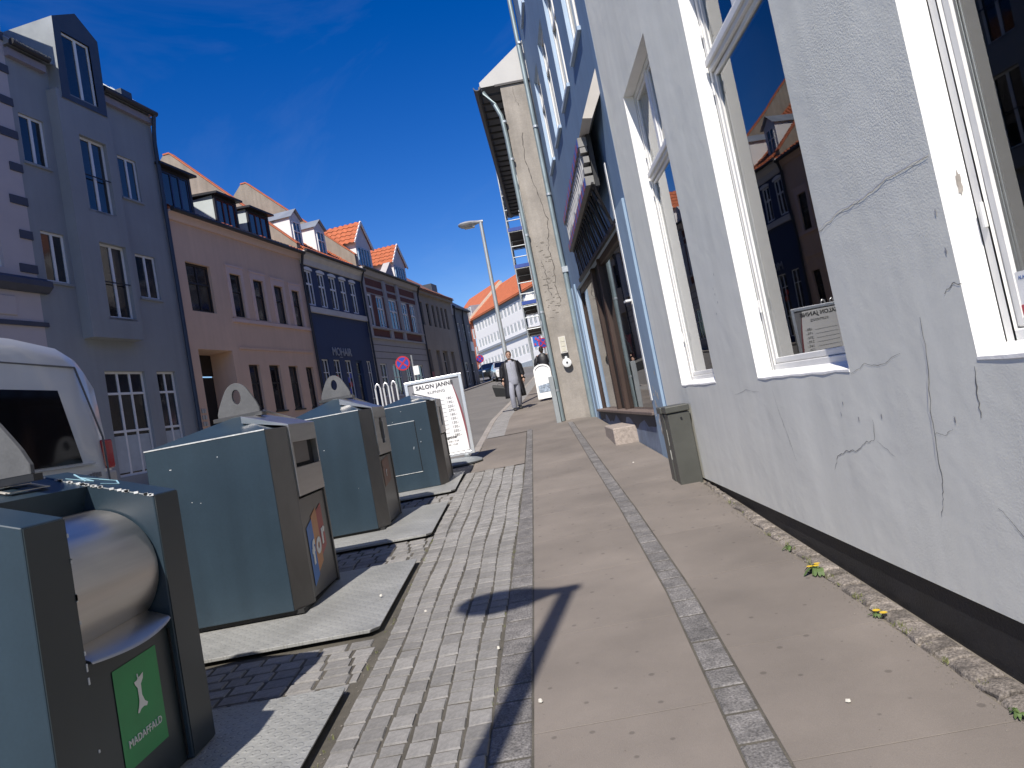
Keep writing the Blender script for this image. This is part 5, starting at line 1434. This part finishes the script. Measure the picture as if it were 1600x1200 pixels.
for x in (x0+.17, x1-.15):
    lg = MB(); lg.box(x-.04, x+.04, y+.0, y+.06, .70, .795)
    for k in range(6): lg.cyl((x, y+.03, .70+k*.016), .05, 'z', .01, 12)
    lg.build('spring_leg', GALV, sb)
bs_ = MB(); rings = []
for i in range(13):
    t = i/12; xx = x0-.02+(x1-x0+.12)*t; s = math.sin(math.pi*min(1, max(0, t)))**.35 if 0 < t < 1 else .25
    rings.append([(xx, y+.03+.34*s*math.cos(a), .665+max(-.03, (.10*s)*math.sin(a))) for a in [k*2*math.pi/16 for k in range(16)]])
bs_.loft(rings).build('water_base', mat('grey_plastic_base', (.20, .215, .225), .5, var=.08), sb, smooth=True)

# ---------------------------------------------------------------- white tube hoops by the kerb
for i in range(3):
    hp_ = MB(); x = -3.07+.15*i; yy = 15.+.1*i; zb_ = g(yy)-.09
    hp_.tube([(x-.05, yy, zb_), (x-.05, yy, zb_+1.6), (x-.035, yy, zb_+1.67), (x, yy, zb_+1.70), (x+.035, yy, zb_+1.67), (x+.05, yy, zb_+1.6), (x+.05, yy, zb_)], .018, 8)
    o = hp_.build('tube_hoop', mat('white_steel_tube', (.7, .7, .7), .3, .3), None, smooth=True)
    o.data.transform(Matrix.Translation((-x, -yy, -zb_))); o.location = (x, yy, zb_)
    tag(o, ('leftmost', 'middle', 'rightmost')[i]+' of three tall white tube hoops showing above the containers', 'hoop', 'white tube hoops')

# ---------------------------------------------------------------- sandwich board on the pavement
wb = world_root('sandwich_board', 'white round-topped sandwich board on the pavement by the gable', 'sandwich board', (.48, 24.4, g(24.4)))
zb = g(24.4)
def arch(x0, x1, z0, z1, n=12):
    r = (x1-x0)/2; c = (x0+x1)/2
    return [(x0, z0), (x1, z0)] + [(c+r*math.cos(math.pi*i/n), z1-r*.72+r*.72*math.sin(math.pi*i/n)) for i in range(n+1)]
o_ = arch(.20, .76, zb+.06, zb+1.2); i_ = arch(.25, .71, zb+.22, zb+1.15)
fm = MB(); k = 0
n = len(o_)
for yy in (24.30, 24.34):
    kk = len(fm.v); fm.v += [(p[0], yy+.18*(1-(p[1]-zb)/1.2)*-1, p[1]) for p in o_]+[(p[0], yy+.18*(1-(p[1]-zb)/1.2)*-1, p[1]) for p in i_]
    for j in range(n): fm.f.append((kk+j, kk+(j+1) % n, kk+n+(j+1) % n, kk+n+j)); fm.m.append(0)
for j in range(n):
    q = (j+1) % n; fm.f.append((j, q, 2*n+q, 2*n+j)); fm.m.append(0)
fm.build('frame', WHITE, wb)
po = MB(); po.face([(p[0], 24.33-.18*(1-(p[1]-zb)/1.2), p[1]) for p in i_]); po.build('poster', mat('white_poster', (.7, .71, .72), .5, var=.1, vs=8), wb)
pk = MB(); pk.face([(.27, 24.325-.18*(1-.26/1.2), zb+.26), (.69, 24.325-.18*(1-.26/1.2), zb+.26), (.69, 24.325-.18*(1-.55/1.2), zb+.55), (.27, 24.325-.18*(1-.5/1.2), zb+.5)]); pk.build('poster_picture', mat('grey_blue_picture', (.22, .27, .34), .6, var=.8, vs=14), wb)
bk = MB(); bk.face([(p[0], 24.36+.18*(1-(p[1]-zb)/1.2), p[1]) for p in o_]); bk.build('back_leaf', WHITE, wb)

# ---------------------------------------------------------------- vehicles
def vsec(y, xc, pts): return [(xc+x, y, z) for x, z in pts] + [(xc-x, y, z) for x, z in reversed(pts)]
def wheel(mb_t, mb_r, x, y, z, r, w, side):
    mb_t.tube([(x-w/2, y, z), (x-w/2+.02, y, z), (x+w/2-.02, y, z), (x+w/2, y, z)], [r*.93, r, r, r*.93], 24)
    mb_r.tube([(x+side*w*.42, y, z), (x+side*w*.54, y, z)], [r*.64, r*.55], 16)
VW = mat('white_van_paint', (.62, .62, .62), .32, var=.04, coat=.5)
VG = mat('black_van_glass', (.006, .006, .008), .06, spec=.9)
vn = world_root('parked_van', 'white high-roof van with dark side window beside the nearest container', 'van', (-4.8, 3.7, g(3.7)-.09))
xc, w = -4.78, .985; zg = g(4.)-.09
bd = MB(); rings = []
def vs_(y, zr, wr, zb=.38, hood=None):
    z = lambda q: zg+q
    return vsec(y, xc, [(w*.93, z(zb)), (w, z(zb+.12)), (w, z(1.05)), (w-.03, z(1.55)), (w-.05-.04*wr, z(zr-.17)), (w-.10-.06*wr, z(zr-.05)), (w-.28-.1*wr, z(zr))])
for y, zr, wr in ((.62, .97, .3), (.68, 1.05, .3), (1.0, 1.25, .5), (1.6, 1.5, .6), (1.95, 2.05, .7), (2.35, 2.54, .5), (3.2, 2.68, .3), (5.6, 2.69, .3), (6.15, 2.65, .4), (6.42, 2.56, .6), (6.55, 2.42, .8)): rings.append(vs_(y, zr, wr))
e = vs_(6.62, 2.3, 1.1); rings.append([(xc+(p[0]-xc)*.96, p[1], p[2]) for p in e])
bd.loft(rings); bd.build('body', VW, vn, smooth=True)
sx_ = xc+w
def side_glass(y0, y1, z0, z1, sl0, sl1, nm='side_window'):
    m = MB()
    def q(y, z):
        # follow the leaning flank
        t = (z-1.55)/(2.51-1.55); return (xc+w-.03-t*.034+.009, y, zg+z)
    n = 6; pts = [q(y0+sl0*i/n, z0+(z1-z0)*i/n) for i in range(n+1)]; pts2 = [q(y1+sl1*i/n, z0+(z1-z0)*i/n) for i in range(n+1)]
    for i in range(n): m.face([pts[i], pts2[i], pts2[i+1], pts[i+1]])
    m.build(nm, VG, vn)
side_glass(4.35, 6.14, 1.60, 2.22, .05, -.16); side_glass(2.95, 4.25, 1.60, 2.22, .0, .0); side_glass(1.95, 2.8, 1.45, 2.1, .25, .0, 'door_window')
# bright seal below the glass, roof crease
MB().box(xc+w-.032, xc+w-.012, 4.3, 6.3, zg+1.575, zg+1.588).build('window_trim', mat('bright_trim', (.7, .7, .72), .25, .6), vn)
cr_ = MB(); cr_.bar((xc+w-.085, 3.2, zg+2.40), (xc+w-.09, 6.3, zg+2.36), .012, .02); cr_.build('roof_crease', VW, vn)
tl = MB()
for k, (za, zb_) in enumerate(((1.02, 1.3), (1.32, 1.5), (1.52, 1.78))):
    m_ = mat('tail_light_red', (.42, .012, .015), .25, coat=.5) if k != 1 else mat('tail_light_clear', (.5, .45, .42), .2)
    for s in (1, -1):
        o = MB().box(xc+s*(w-.055)-.035, xc+s*(w-.055)+.045*1, 6.46, 6.60, zg+za, zg+zb_).build('tail_light', m_, vn, bevel=.02, seg=2)
lt_ = MB(); rr = random.Random(4)
for k in range(9): lt_.box(xc+w-.024, xc+w-.02, 5.98+k*.045, 6.012+k*.045, zg+1.46, zg+1.46+rr.uniform(.03, .045))
for k in range(8): lt_.box(xc+w-.020, xc+w-.016, 6.1+k*.032, 6.122+k*.032, zg+1.39, zg+1.41)
lt_.build('vinyl_marks', mat('grey_vinyl', (.18, .18, .2), .5), vn)
sm_ = MB()
sm_.bar((xc+w-.062, 2.4, zg+2.43), (xc+w-.062, 6.28, zg+2.43), .012, .012); sm_.bar((xc+w-.062, 6.28, zg+2.43), (xc+w-.012, 6.46, zg+1.8), .012, .012); sm_.bar((xc+w-.012, 6.46, zg+1.8), (xc+w+.0, 6.47, zg+.7), .012, .012)
sm_.bar((xc+w+.0, 4.28, zg+.5), (xc+w-.02, 4.28, zg+1.6), .01, .01)
sm_.build('panel_seam', mat('seam_grey', (.12, .12, .125), .6), vn)
bp_ = MB(); bp_.box(xc-w*.95, xc+w*.97, 6.55, 6.72, zg+.36, zg+.62).box(xc-w*.95, xc+w*.95, .5, .66, zg+.3, zg+.62); bp_.build('bumper', mat('grey_bumper', (.05, .05, .052), .6), vn, bevel=.03, seg=2)
MB().box(xc-.8, xc+.8, 1.62, 1.64, zg+1.5, zg+1.52).build('wiper', BLACK, vn)
ws = MB(); ws.face([(xc-.8, 1.60, zg+1.53), (xc+.8, 1.60, zg+1.53), (xc+.7, 1.94, zg+2.06), (xc-.7, 1.94, zg+2.06)]); ws.build('windscreen', VG, vn)
for y in (1.5, 5.4):
    for s in (1, -1):
        t_, r_ = MB(), MB(); wheel(t_, r_, xc+s*(w-.1), y, zg+.35, .35, .22, s); o = t_.build('wheel', RUBBER, vn); r = r_.build('rim', GALV, o); r.location = (0, 0, 0)

def car(name, label, x, y, rot, paint, estate=False):
    t = root(name, label, 'car', (x, y, g(y)-.09), rot, 'parked cars')
    w = .86
    P = [(-2.1, .55, .72, .5), (-2.05, .78, .80, .6), (-1.2, .92, .84, .78), (-.75, .98, .86, .80), (-.1, 1.42, .86, .62), (.9, 1.46, .86, .60), (1.6, 1.38 if estate else 1.25, .85, .58), (1.95, 1.05, .83, .7), (2.1, .8, .78, .6)]
    rings = []
    for yy, zr, wb_, wr in P:
        b = min(zr-.02, .9); rings.append(vsec(yy, 0, [(wb_*.92, .22), (wb_, .35), (wb_, b*.8), (wb_*.98, b), (wr+(wb_-wr)*.2, b+(zr-b)*.8), (wr, zr)]))
    MB().loft(rings).build('body', paint, t, smooth=True)
    gl = MB()
    for s in (1, -1): gl.face([(s*.835, -.65, .95), (s*.835, 1.55, .95), (s*.68, 1.35, 1.32), (s*.67, -.1, 1.34)])
    gl.face([(-.74, -.78, 1.0), (.74, -.78, 1.0), (.60, -.14, 1.40), (-.60, -.14, 1.40)]); gl.face([(-.7, 1.98, 1.04), (.7, 1.98, 1.04), (.58, 1.68, 1.28), (-.58, 1.68, 1.28)])
    gl.build('window', VG, t)
    for s in (1, -1):
        MB().box(s*.62-.14, s*.62+.14, -2.1, -2.0, .62, .74).build('headlight', mat('headlight', (.7, .7, .7), .15), t)
        MB().box(s*.66-.1, s*.66+.1, 2.02, 2.12, .72, .9).build('tail_light', mat('tail_light_red', (1, 1, 1)), t)
        for yy in (-1.3, 1.3):
            a, b = MB(), MB(); wheel(a, b, s*.76, yy, .31, .31, .2, s); o = a.build('wheel', RUBBER, t); r = b.build('rim', GALV, o); r.location = (0, 0, 0)
    return t
car('parked_car', 'black car parked at the left kerb far up the street', -3.25, 66., R(-28), mat('black_car_paint', (.012, .013, .014), .3, coat=.2))
car('parked_car', 'white car half hidden behind the walking person', -1.75, 56., R(8), mat('white_car_paint', (.7, .7, .7), .25, coat=1.), True)

# ---------------------------------------------------------------- people
SKIN = mat('skin', (.42, .26, .19), .55, var=.05)
def ell(c, rx, ry, n=12, ph=0.): return [(c[0]+rx*math.cos(2*math.pi*k/n+ph), c[1]+ry*math.sin(2*math.pi*k/n+ph), c[2]) for k in range(n)]
def limb(mb, pts, rad, n=10): mb.tube(pts, rad, n)
def body_skin(t, verts, edges, radii, m):
    me = bpy.data.meshes.new('body'); me.from_pydata(verts, edges, []); o = link('body', me, t)
    s = o.modifiers.new('skin', 'SKIN')
    for i, r in enumerate(radii): me.skin_vertices[0].data[i].radius = r
    me.skin_vertices[0].data[0].use_root = True
    sb_ = o.modifiers.new('sub', 'SUBSURF'); sb_.levels = 1; sb_.render_levels = 2
    me.materials.append(m)
    return o
def head(t, hz, hair_m, hair=True, y0=0., long=False):
    """head with face towards -y: skull, nose, brow, ears, hair"""
    h = MB(); rings = []
    for z, rx, ry, dy in ((-.115, .035, .04, -.02), (-.10, .055, .062, -.018), (-.06, .066, .08, -.008), (0, .075, .095, 0), (.05, .077, .1, .004), (.09, .066, .086, .006), (.115, .04, .05, .006), (.122, .01, .012, .006)):
        rings.append(ell((0, y0+dy, hz+z), rx, ry, 16))
    h.loft(rings)
    h.loft([ell((0, y0-.098, hz-.03), .014, .014, 6), ell((0, y0-.095, hz+.0), .009, .012, 6), ell((0, y0-.088, hz+.03), .006, .006, 6)])
    for s in (1, -1): h.loft([ell((s*.078, y0+.01, hz-.035), .007, .012, 6), ell((s*.082, y0+.012, hz), .01, .02, 6), ell((s*.08, y0+.012, hz+.03), .006, .014, 6)])
    hd = h.build('head', SKIN, t, smooth=True)
    e = MB()
    for s in (1, -1): e.loft([ell((s*.03, y0-.088, hz-.004), .012, .006, 6), ell((s*.03, y0-.09, hz+.004), .012, .006, 6)]); e.bar((s*.018, y0-.094, hz+.026), (s*.048, y0-.086, hz+.024), .008, .006)
    e.bar((-.02, y0-.088, hz-.062), (.02, y0-.088, hz-.062), .006, .006)
    eo = e.build('eyes_and_mouth', mat('dark_face_detail', (.08, .045, .04), .6), hd); eo.location = (0, 0, 0)
    c = MB(); rings = []
    for z, rx, ry, dy in ((-.06, .07, .05, .06), (0, .083, .082, .03), (.05, .086, .10, .012), (.095, .075, .092, .008), (.125, .045, .055, .006), (.135, .01, .01, .006)):
        rings.append(ell((0, y0+dy, hz+z), rx, ry, 16))
    co_ = c.loft(rings).build('hair', hair_m, hd, smooth=True); co_.location = (0, 0, 0)
    return hd
def hand(t, w, tip, s, m=SKIN):
    """palm and five fingers, slightly curled, hanging"""
    h = MB(); w = Vector(w); d = (Vector(tip)-w).normalized(); sd_ = d.cross(Vector((s, 0, 0))).normalized()
    h.tube([w, w+d*.04, w+d*.09], [.026, .036, .03], 8)
    for k, l in enumerate((.065, .078, .074, .055)):
        b = w+d*.088+sd_*(.021-.014*k); h.tube([b, b+d*l*.5, b+d*l*.85+Vector((-s*.015, 0, 0))], [.009, .0085, .006], 6)
    b = w+d*.03+sd_*.03; h.tube([b, b+d*.03+sd_*.02, b+d*.06+sd_*.022], [.011, .01, .007], 6)
    return h.build('hand', m, t, smooth=True)

COAT = mat('black_padded_coat', (.012, .012, .016), .5, var=.3, vs=6, bump=.8, bs=9)
TRK = mat('grey_marl_tracksuit', (.29, .30, .35), .85, var=.12, vs=5, bump=.5, bs=14)
SHOE = mat('black_shoe', (.012, .012, .012), .5)
py, px = 22.4, -.47
pz = g(py)
ps = root('person', 'person walking in open black coat and grey tracksuit', 'person', (px, py, pz), R(4))
# body runs through the clothes: feet to neck, arms
V = [(0, 0, .98), (0, .0, 1.2), (0, -.01, 1.42), (0, -.01, 1.56), (-.1, 0, .93), (-.11, -.10, .52), (-.10, .02, .10), (.1, 0, .93), (.10, .06, .52), (.09, .26, .14),
     (-.2, 0, 1.46), (-.27, .06, 1.18), (-.30, -.02, .94), (.2, 0, 1.46), (.28, .05, 1.18), (.30, -.03, .94)]
Ed = [(0, 1), (1, 2), (2, 3), (0, 4), (4, 5), (5, 6), (0, 7), (7, 8), (8, 9), (2, 10), (10, 11), (11, 12), (2, 13), (13, 14), (14, 15)]
Rd = [(.12, .09), (.12, .09), (.09, .07), (.05, .05), (.08, .08), (.055, .06), (.04, .04), (.08, .08), (.055, .06), (.04, .04), (.04, .04), (.04, .04), (.028, .028), (.04, .04), (.04, .04), (.028, .028)]
body_skin(ps, V, Ed, Rd, SKIN)
hd1 = head(ps, 1.70, mat('brown_hair', (.06, .04, .03), .7, var=.3, vs=20))
# tracksuit
tk = MB()
tk.loft([ell((0, 0, .90), .19, .14, 16), ell((0, 0, 1.0), .195, .145, 16), ell((0, 0, 1.2), .18, .135, 16), ell((0, -.005, 1.38), .195, .13, 16), ell((0, 0, 1.47), .16, .10, 16), ell((0, 0, 1.53), .075, .07, 16)])
tk.build('tracksuit_top', TRK, ps, smooth=True)
tr = MB()
tr.loft([ell((0, 0, .96), .18, .135, 16), ell((0, 0, .84), .185, .14, 16), ell((-.0, 0, .78), .17, .12, 16)])
tr.tube([(-.09, 0, .88), (-.10, -.07, .70), (-.11, -.12, .50), (-.105, -.06, .30), (-.10, .01, .10)], [.10, .10, .085, .08, .075], 12)
tr.tube([(.09, 0, .88), (.10, .04, .70), (.10, .06, .50), (.095, .16, .30), (.09, .25, .16)], [.10, .10, .085, .075, .06], 12)
tr.build('trousers', TRK, ps, smooth=True)
zp = MB(); zp.bar((0, -.137, .93), (0, -.137, 1.48), .012, .008); zp.build('zip', GALV, ps)
for (x, y, dz, tilt) in ((-.10, .0, 0, 0), (.09, .29, .04, 1)):
    s = MB(); s.loft([[(x-.045, y+.08, dz), (x+.045, y+.08, dz), (x+.045, y+.08, dz+.1), (x-.045, y+.08, dz+.1)], [(x-.05, y-.06, dz-.02*tilt), (x+.05, y-.06, dz-.02*tilt), (x+.045, y-.06, dz+.09), (x-.045, y-.06, dz+.09)], [(x-.045, y-.18, dz-.04*tilt), (x+.045, y-.18, dz-.04*tilt), (x+.035, y-.18, dz+.04), (x-.035, y-.18, dz+.04)]])
    s.build('shoe', SHOE, ps, bevel=.015, seg=2)
# open long coat: a shell with a front gap
cs = MB()
def arc(z, rx, ry, gap, cy=.02, n=18, sway=0.): return [(rx*math.sin(a)+sway, cy-ry*math.cos(a), z) for a in [gap+(2*math.pi-2*gap)*k/n for k in range(n+1)]]
outer = [arc(1.545, .13, .11, .95), arc(1.50, .21, .14, .75), arc(1.38, .265, .19, .62), arc(1.15, .275, .205, .60), arc(.95, .29, .22, .62), arc(.72, .31, .245, .66), arc(.50, .325, .265, .72, .04), arc(.40, .325, .265, .74, .05)]
cs.loft(outer, closed=False, cap=False)
o = cs.build('coat', COAT, ps, smooth=True); so_ = o.modifiers.new('thick', 'SOLIDIFY'); so_.thickness = .025
for s in (1, -1): MB().tube([(s*.18, 0, 1.46), (s*.255, .03, 1.34), (s*.285, .06, 1.18), (s*.305, .03, 1.05), (s*.315, -.03, .93)], [.08, .10, .095, .085, .07], 12).build('coat_sleeve', COAT, ps, smooth=True)
cl_ = MB(); cl_.tube([(.09*math.sin(a)*1.25, .0-.075*math.cos(a), 1.52+.03*math.cos(a)*-1) for a in [.5+(2*math.pi-1.)*k/14 for k in range(15)]], .035, 8); cl_.build('coat_collar', COAT, ps, smooth=True)
hand(ps, (-.318, -.04, .92), (-.32, -.07, .75), -1); hand(ps, (.318, -.04, .92), (.32, -.07, .75), 1)
# bag held in one hand
bg_ = root('shopping_bag', 'black flat bag hanging from the hand of the walking person', 'bag', (px-.39, py-.03, pz+.47), R(4))
b = MB(); b.loft([[(-.22, -.04, .05), (.2, -.04, -.02), (.2, .04, -.02), (-.22, .04, .05)], [(-.27, -.05, .34), (.22, -.05, .22), (.22, .05, .22), (-.27, .05, .34)], [(-.25, -.02, .42), (.2, -.02, .30), (.2, .02, .30), (-.25, .02, .42)]])
b.build('bag_body', SHOE, bg_, bevel=.01)
MB().tube([(-.15, 0, .36), (-.05, -.0, .44), (.07, 0, .36), (.10, 0, .30)], .008, 6).build('handle', SHOE, bg_)

# second person farther away, behind the sandwich board
qx, qy = .66, 27.4; qz = g(qy)
p2 = root('person', 'person in dark clothes half hidden behind the white sandwich board', 'person', (qx, qy, qz), R(170))
body_skin(p2, V, Ed, Rd, SKIN)
head(p2, 1.66, mat('dark_hair', (.015, .013, .012), .7, var=.3, vs=20))
tk = MB(); tk.loft([ell((0, 0, .85), .20, .15, 16), ell((0, 0, 1.15), .20, .15, 16), ell((0, 0, 1.38), .22, .14, 16), ell((0, 0, 1.48), .16, .1, 16), ell((0, 0, 1.53), .075, .07, 16)])
for s in (1, -1): tk.tube([(s*.17, 0, 1.44), (s*.25, .03, 1.3), (s*.285, .06, 1.16), (s*.315, -.03, .94)], [.075, .08, .07, .055], 12)
tk.build('jacket', COAT, p2, smooth=True)
tr = MB(); tr.tube([(-.09, 0, .88), (-.105, -.06, .5), (-.10, .01, .06)], [.1, .08, .065], 12); tr.tube([(.09, 0, .88), (.10, .06, .5), (.09, .25, .1)], [.1, .08, .065], 12); tr.build('trousers', mat('dark_trousers', (.02, .022, .03), .8), p2, smooth=True)
for (x, y) in ((-.10, .0), (.09, .27)): MB().loft([[(x-.045, y+.08, 0), (x+.045, y+.08, 0), (x+.045, y+.08, .1), (x-.045, y+.08, .1)], [(x-.045, y-.18, 0), (x+.045, y-.18, 0), (x+.035, y-.18, .05), (x-.035, y-.18, .05)]]).build('shoe', SHOE, p2)
hand(p2, (-.318, -.04, .92), (-.32, -.07, .75), -1); hand(p2, (.318, -.04, .92), (.32, -.07, .75), 1)

# ---------------------------------------------------------------- weeds and litter
LEAF = mat('dandelion_leaf', (.075, .12, .03), .6, var=.3, vs=12); YEL = mat('dandelion_yellow', (.6, .40, .02), .7, var=.2, vs=30)
def dandelion(label, x, y, n, s, fl):
    rr = random.Random(int(y*100)); zg_ = g(y)+.0
    t = root('dandelion', label, 'weed', (x, y, zg_), 0, 'weeds along the wall foot')
    for i in range(n):
        a = rr.uniform(math.pi*.45, math.pi*1.55); l = s*rr.uniform(.6, 1.2); w = s*.16
        d = Vector((math.cos(a), math.sin(a), 0)); q = Vector((-d.y, d.x, 0))
        lf = MB(); prev = None
        k = [(0, .2, .005), (.2, .7, .03*s/.1), (.4, .45, .045*s/.1), (.55, 1., .045*s/.1), (.75, .7, .03*s/.1), (.9, .6, .012), (1, .03, .004)]
        for (f0, w0, z0), (f1, w1, z1) in zip(k, k[1:]):
            lf.face([d*l*f0+q*w*w0+Vector((0, 0, z0)), d*l*f0-q*w*w0+Vector((0, 0, z0)), d*l*f1-q*w*w1+Vector((0, 0, z1)), d*l*f1+q*w*w1+Vector((0, 0, z1))])
        lf.build('leaf', LEAF, t, weld=True)
    for i in range(fl):
        fx, fy, fz = rr.uniform(-.05, .02), rr.uniform(-.05, .05), s*rr.uniform(.35, .6)
        MB().tube([(fx*.3, fy*.3, 0), (fx, fy, fz)], .002, 5).build('stem', LEAF, t)
        f = MB()
        for k in range(14):
            a = 2*math.pi*k/14; f.face([(fx, fy, fz+.003), (fx+.018*math.cos(a-.2), fy+.018*math.sin(a-.2), fz+.006), (fx+.018*math.cos(a+.2), fy+.018*math.sin(a+.2), fz+.006)])
        f.build('flower', YEL, t)
    return t
dandelion('dandelion rosette with yellow flower at the foot of the grey wall', 1.46, 4.42, 12, .09, 3)
dandelion('small yellow flowering weed in the joint by the wall stones', 1.445, 3.68, 7, .04, 2)
dandelion('green weed tuft by the wall at the right edge', 1.45, 2.66, 10, .045, 0)
dandelion('tiny weed nearer the cabinet in the wall joint', 1.49, 4.95, 8, .06, 0)
LIT = mat('pale_litter', (.6, .57, .5), .8, var=.1)
for i, (x, y, lab) in enumerate(((-.22, 3.42, 'pale paper scrap on the granite edge by the lamp shadow'), (-1.35, 5.42, 'white wrapper on the checker plate before the second container'), (-.98, 5.05, 'white pebble of litter on the setts beside the platform'), (-.44, 4.15, 'small pale scrap between setts and granite strip'), (1.12, 9.55, 'white scrap on the pavement before the granite step'), (.98, 2.95, 'tiny pale scrap beside the granite strip'))):
    rr = random.Random(i+40); z = g(y)+(.062 if i == 1 else .006)
    m = MB(); a = [(math.cos(t)*rr.uniform(.007, .015), math.sin(t)*rr.uniform(.006, .011), rr.uniform(0, .008)) for t in [k*math.pi/3 for k in range(6)]]
    m.loft([[(p[0], p[1], 0) for p in a], [(p[0]*.8, p[1]*.8, .006+p[2]) for p in a]])
    o = m.build('paper_scrap', LIT, None); o.location = (x, y, z); tag(o, lab, 'litter', 'litter')

# loose grit along the wall foot and the container platforms, grass in the joints
gr_ = MB(); rr = random.Random(77)
def pebble(x, y, s):
    z = g(y)+.001
    a = [(x+s*math.cos(t)*rr.uniform(.7, 1.2), y+s*math.sin(t)*rr.uniform(.7, 1.2), z) for t in [k*2*math.pi/5 for k in range(5)]]
    top_ = (x+rr.uniform(-.3, .3)*s, y+rr.uniform(-.3, .3)*s, z+s*rr.uniform(.5, 1.))
    for p, q in zip(a, a[1:]+a[:1]): gr_.face([p, q, top_])
for _ in range(420):
    y = rr.uniform(2.3, 7.6); pebble(lerp(XFT, y)-abs(rr.gauss(0, .035)), y, rr.uniform(.002, .007))
for _ in range(160): y = rr.uniform(2.3, 11.); pebble(PLX+.02+abs(rr.gauss(0, .03)), y, rr.uniform(.003, .008))
for _ in range(160): pebble(rr.uniform(-.2, 1.4), rr.uniform(2.3, 10.), rr.uniform(.0012, .0035))
tag(gr_.build('grit', mat('grit', (.17, .15, .125), .9, var=.5, vs=60)), 'loose grit and crumbs along the wall foot and platforms', 'grit', kind='stuff')
gs_ = MB()
def tuft(x, y, n, h):
    for _ in range(n):
        a = rr.uniform(0, 2*math.pi); l = h*rr.uniform(.5, 1.2); bx, by = x+rr.uniform(-.012, .012), y+rr.uniform(-.02, .02); z = g(by)-.002; w = .0015
        dx, dy = math.cos(a)*l*.5, math.sin(a)*l*.5
        gs_.face([(bx-w, by, z), (bx+w, by, z), (bx+w*.7+dx*.5, by+dy*.5, z+l*.7), (bx-w*.7+dx*.5, by+dy*.5, z+l*.7)]); gs_.face([(bx-w*.7+dx*.5, by+dy*.5, z+l*.7), (bx+w*.7+dx*.5, by+dy*.5, z+l*.7), (bx+dx, by+dy, z+l*.85)])
for _ in range(34): y = rr.uniform(2.4, 7.); tuft(lerp(XFT, y)+rr.uniform(-.005, .05), y, rr.randint(4, 12), rr.uniform(.012, .04))
for _ in range(26): y = rr.uniform(2.5, 8.); tuft(PLX+.03+rr.uniform(-.02, .02), y, rr.randint(3, 8), rr.uniform(.01, .025))
for _ in range(14): y = rr.uniform(2.5, 8.); tuft(lerp(XEL, y)+rr.uniform(-.004, .004), y, rr.randint(3, 7), rr.uniform(.008, .018))
tag(gs_.build('grass', mat('dry_grass', (.13, .14, .045), .7, var=.4, vs=40)), 'thin grass growing in the joints of the pavement', 'grass', kind='stuff')
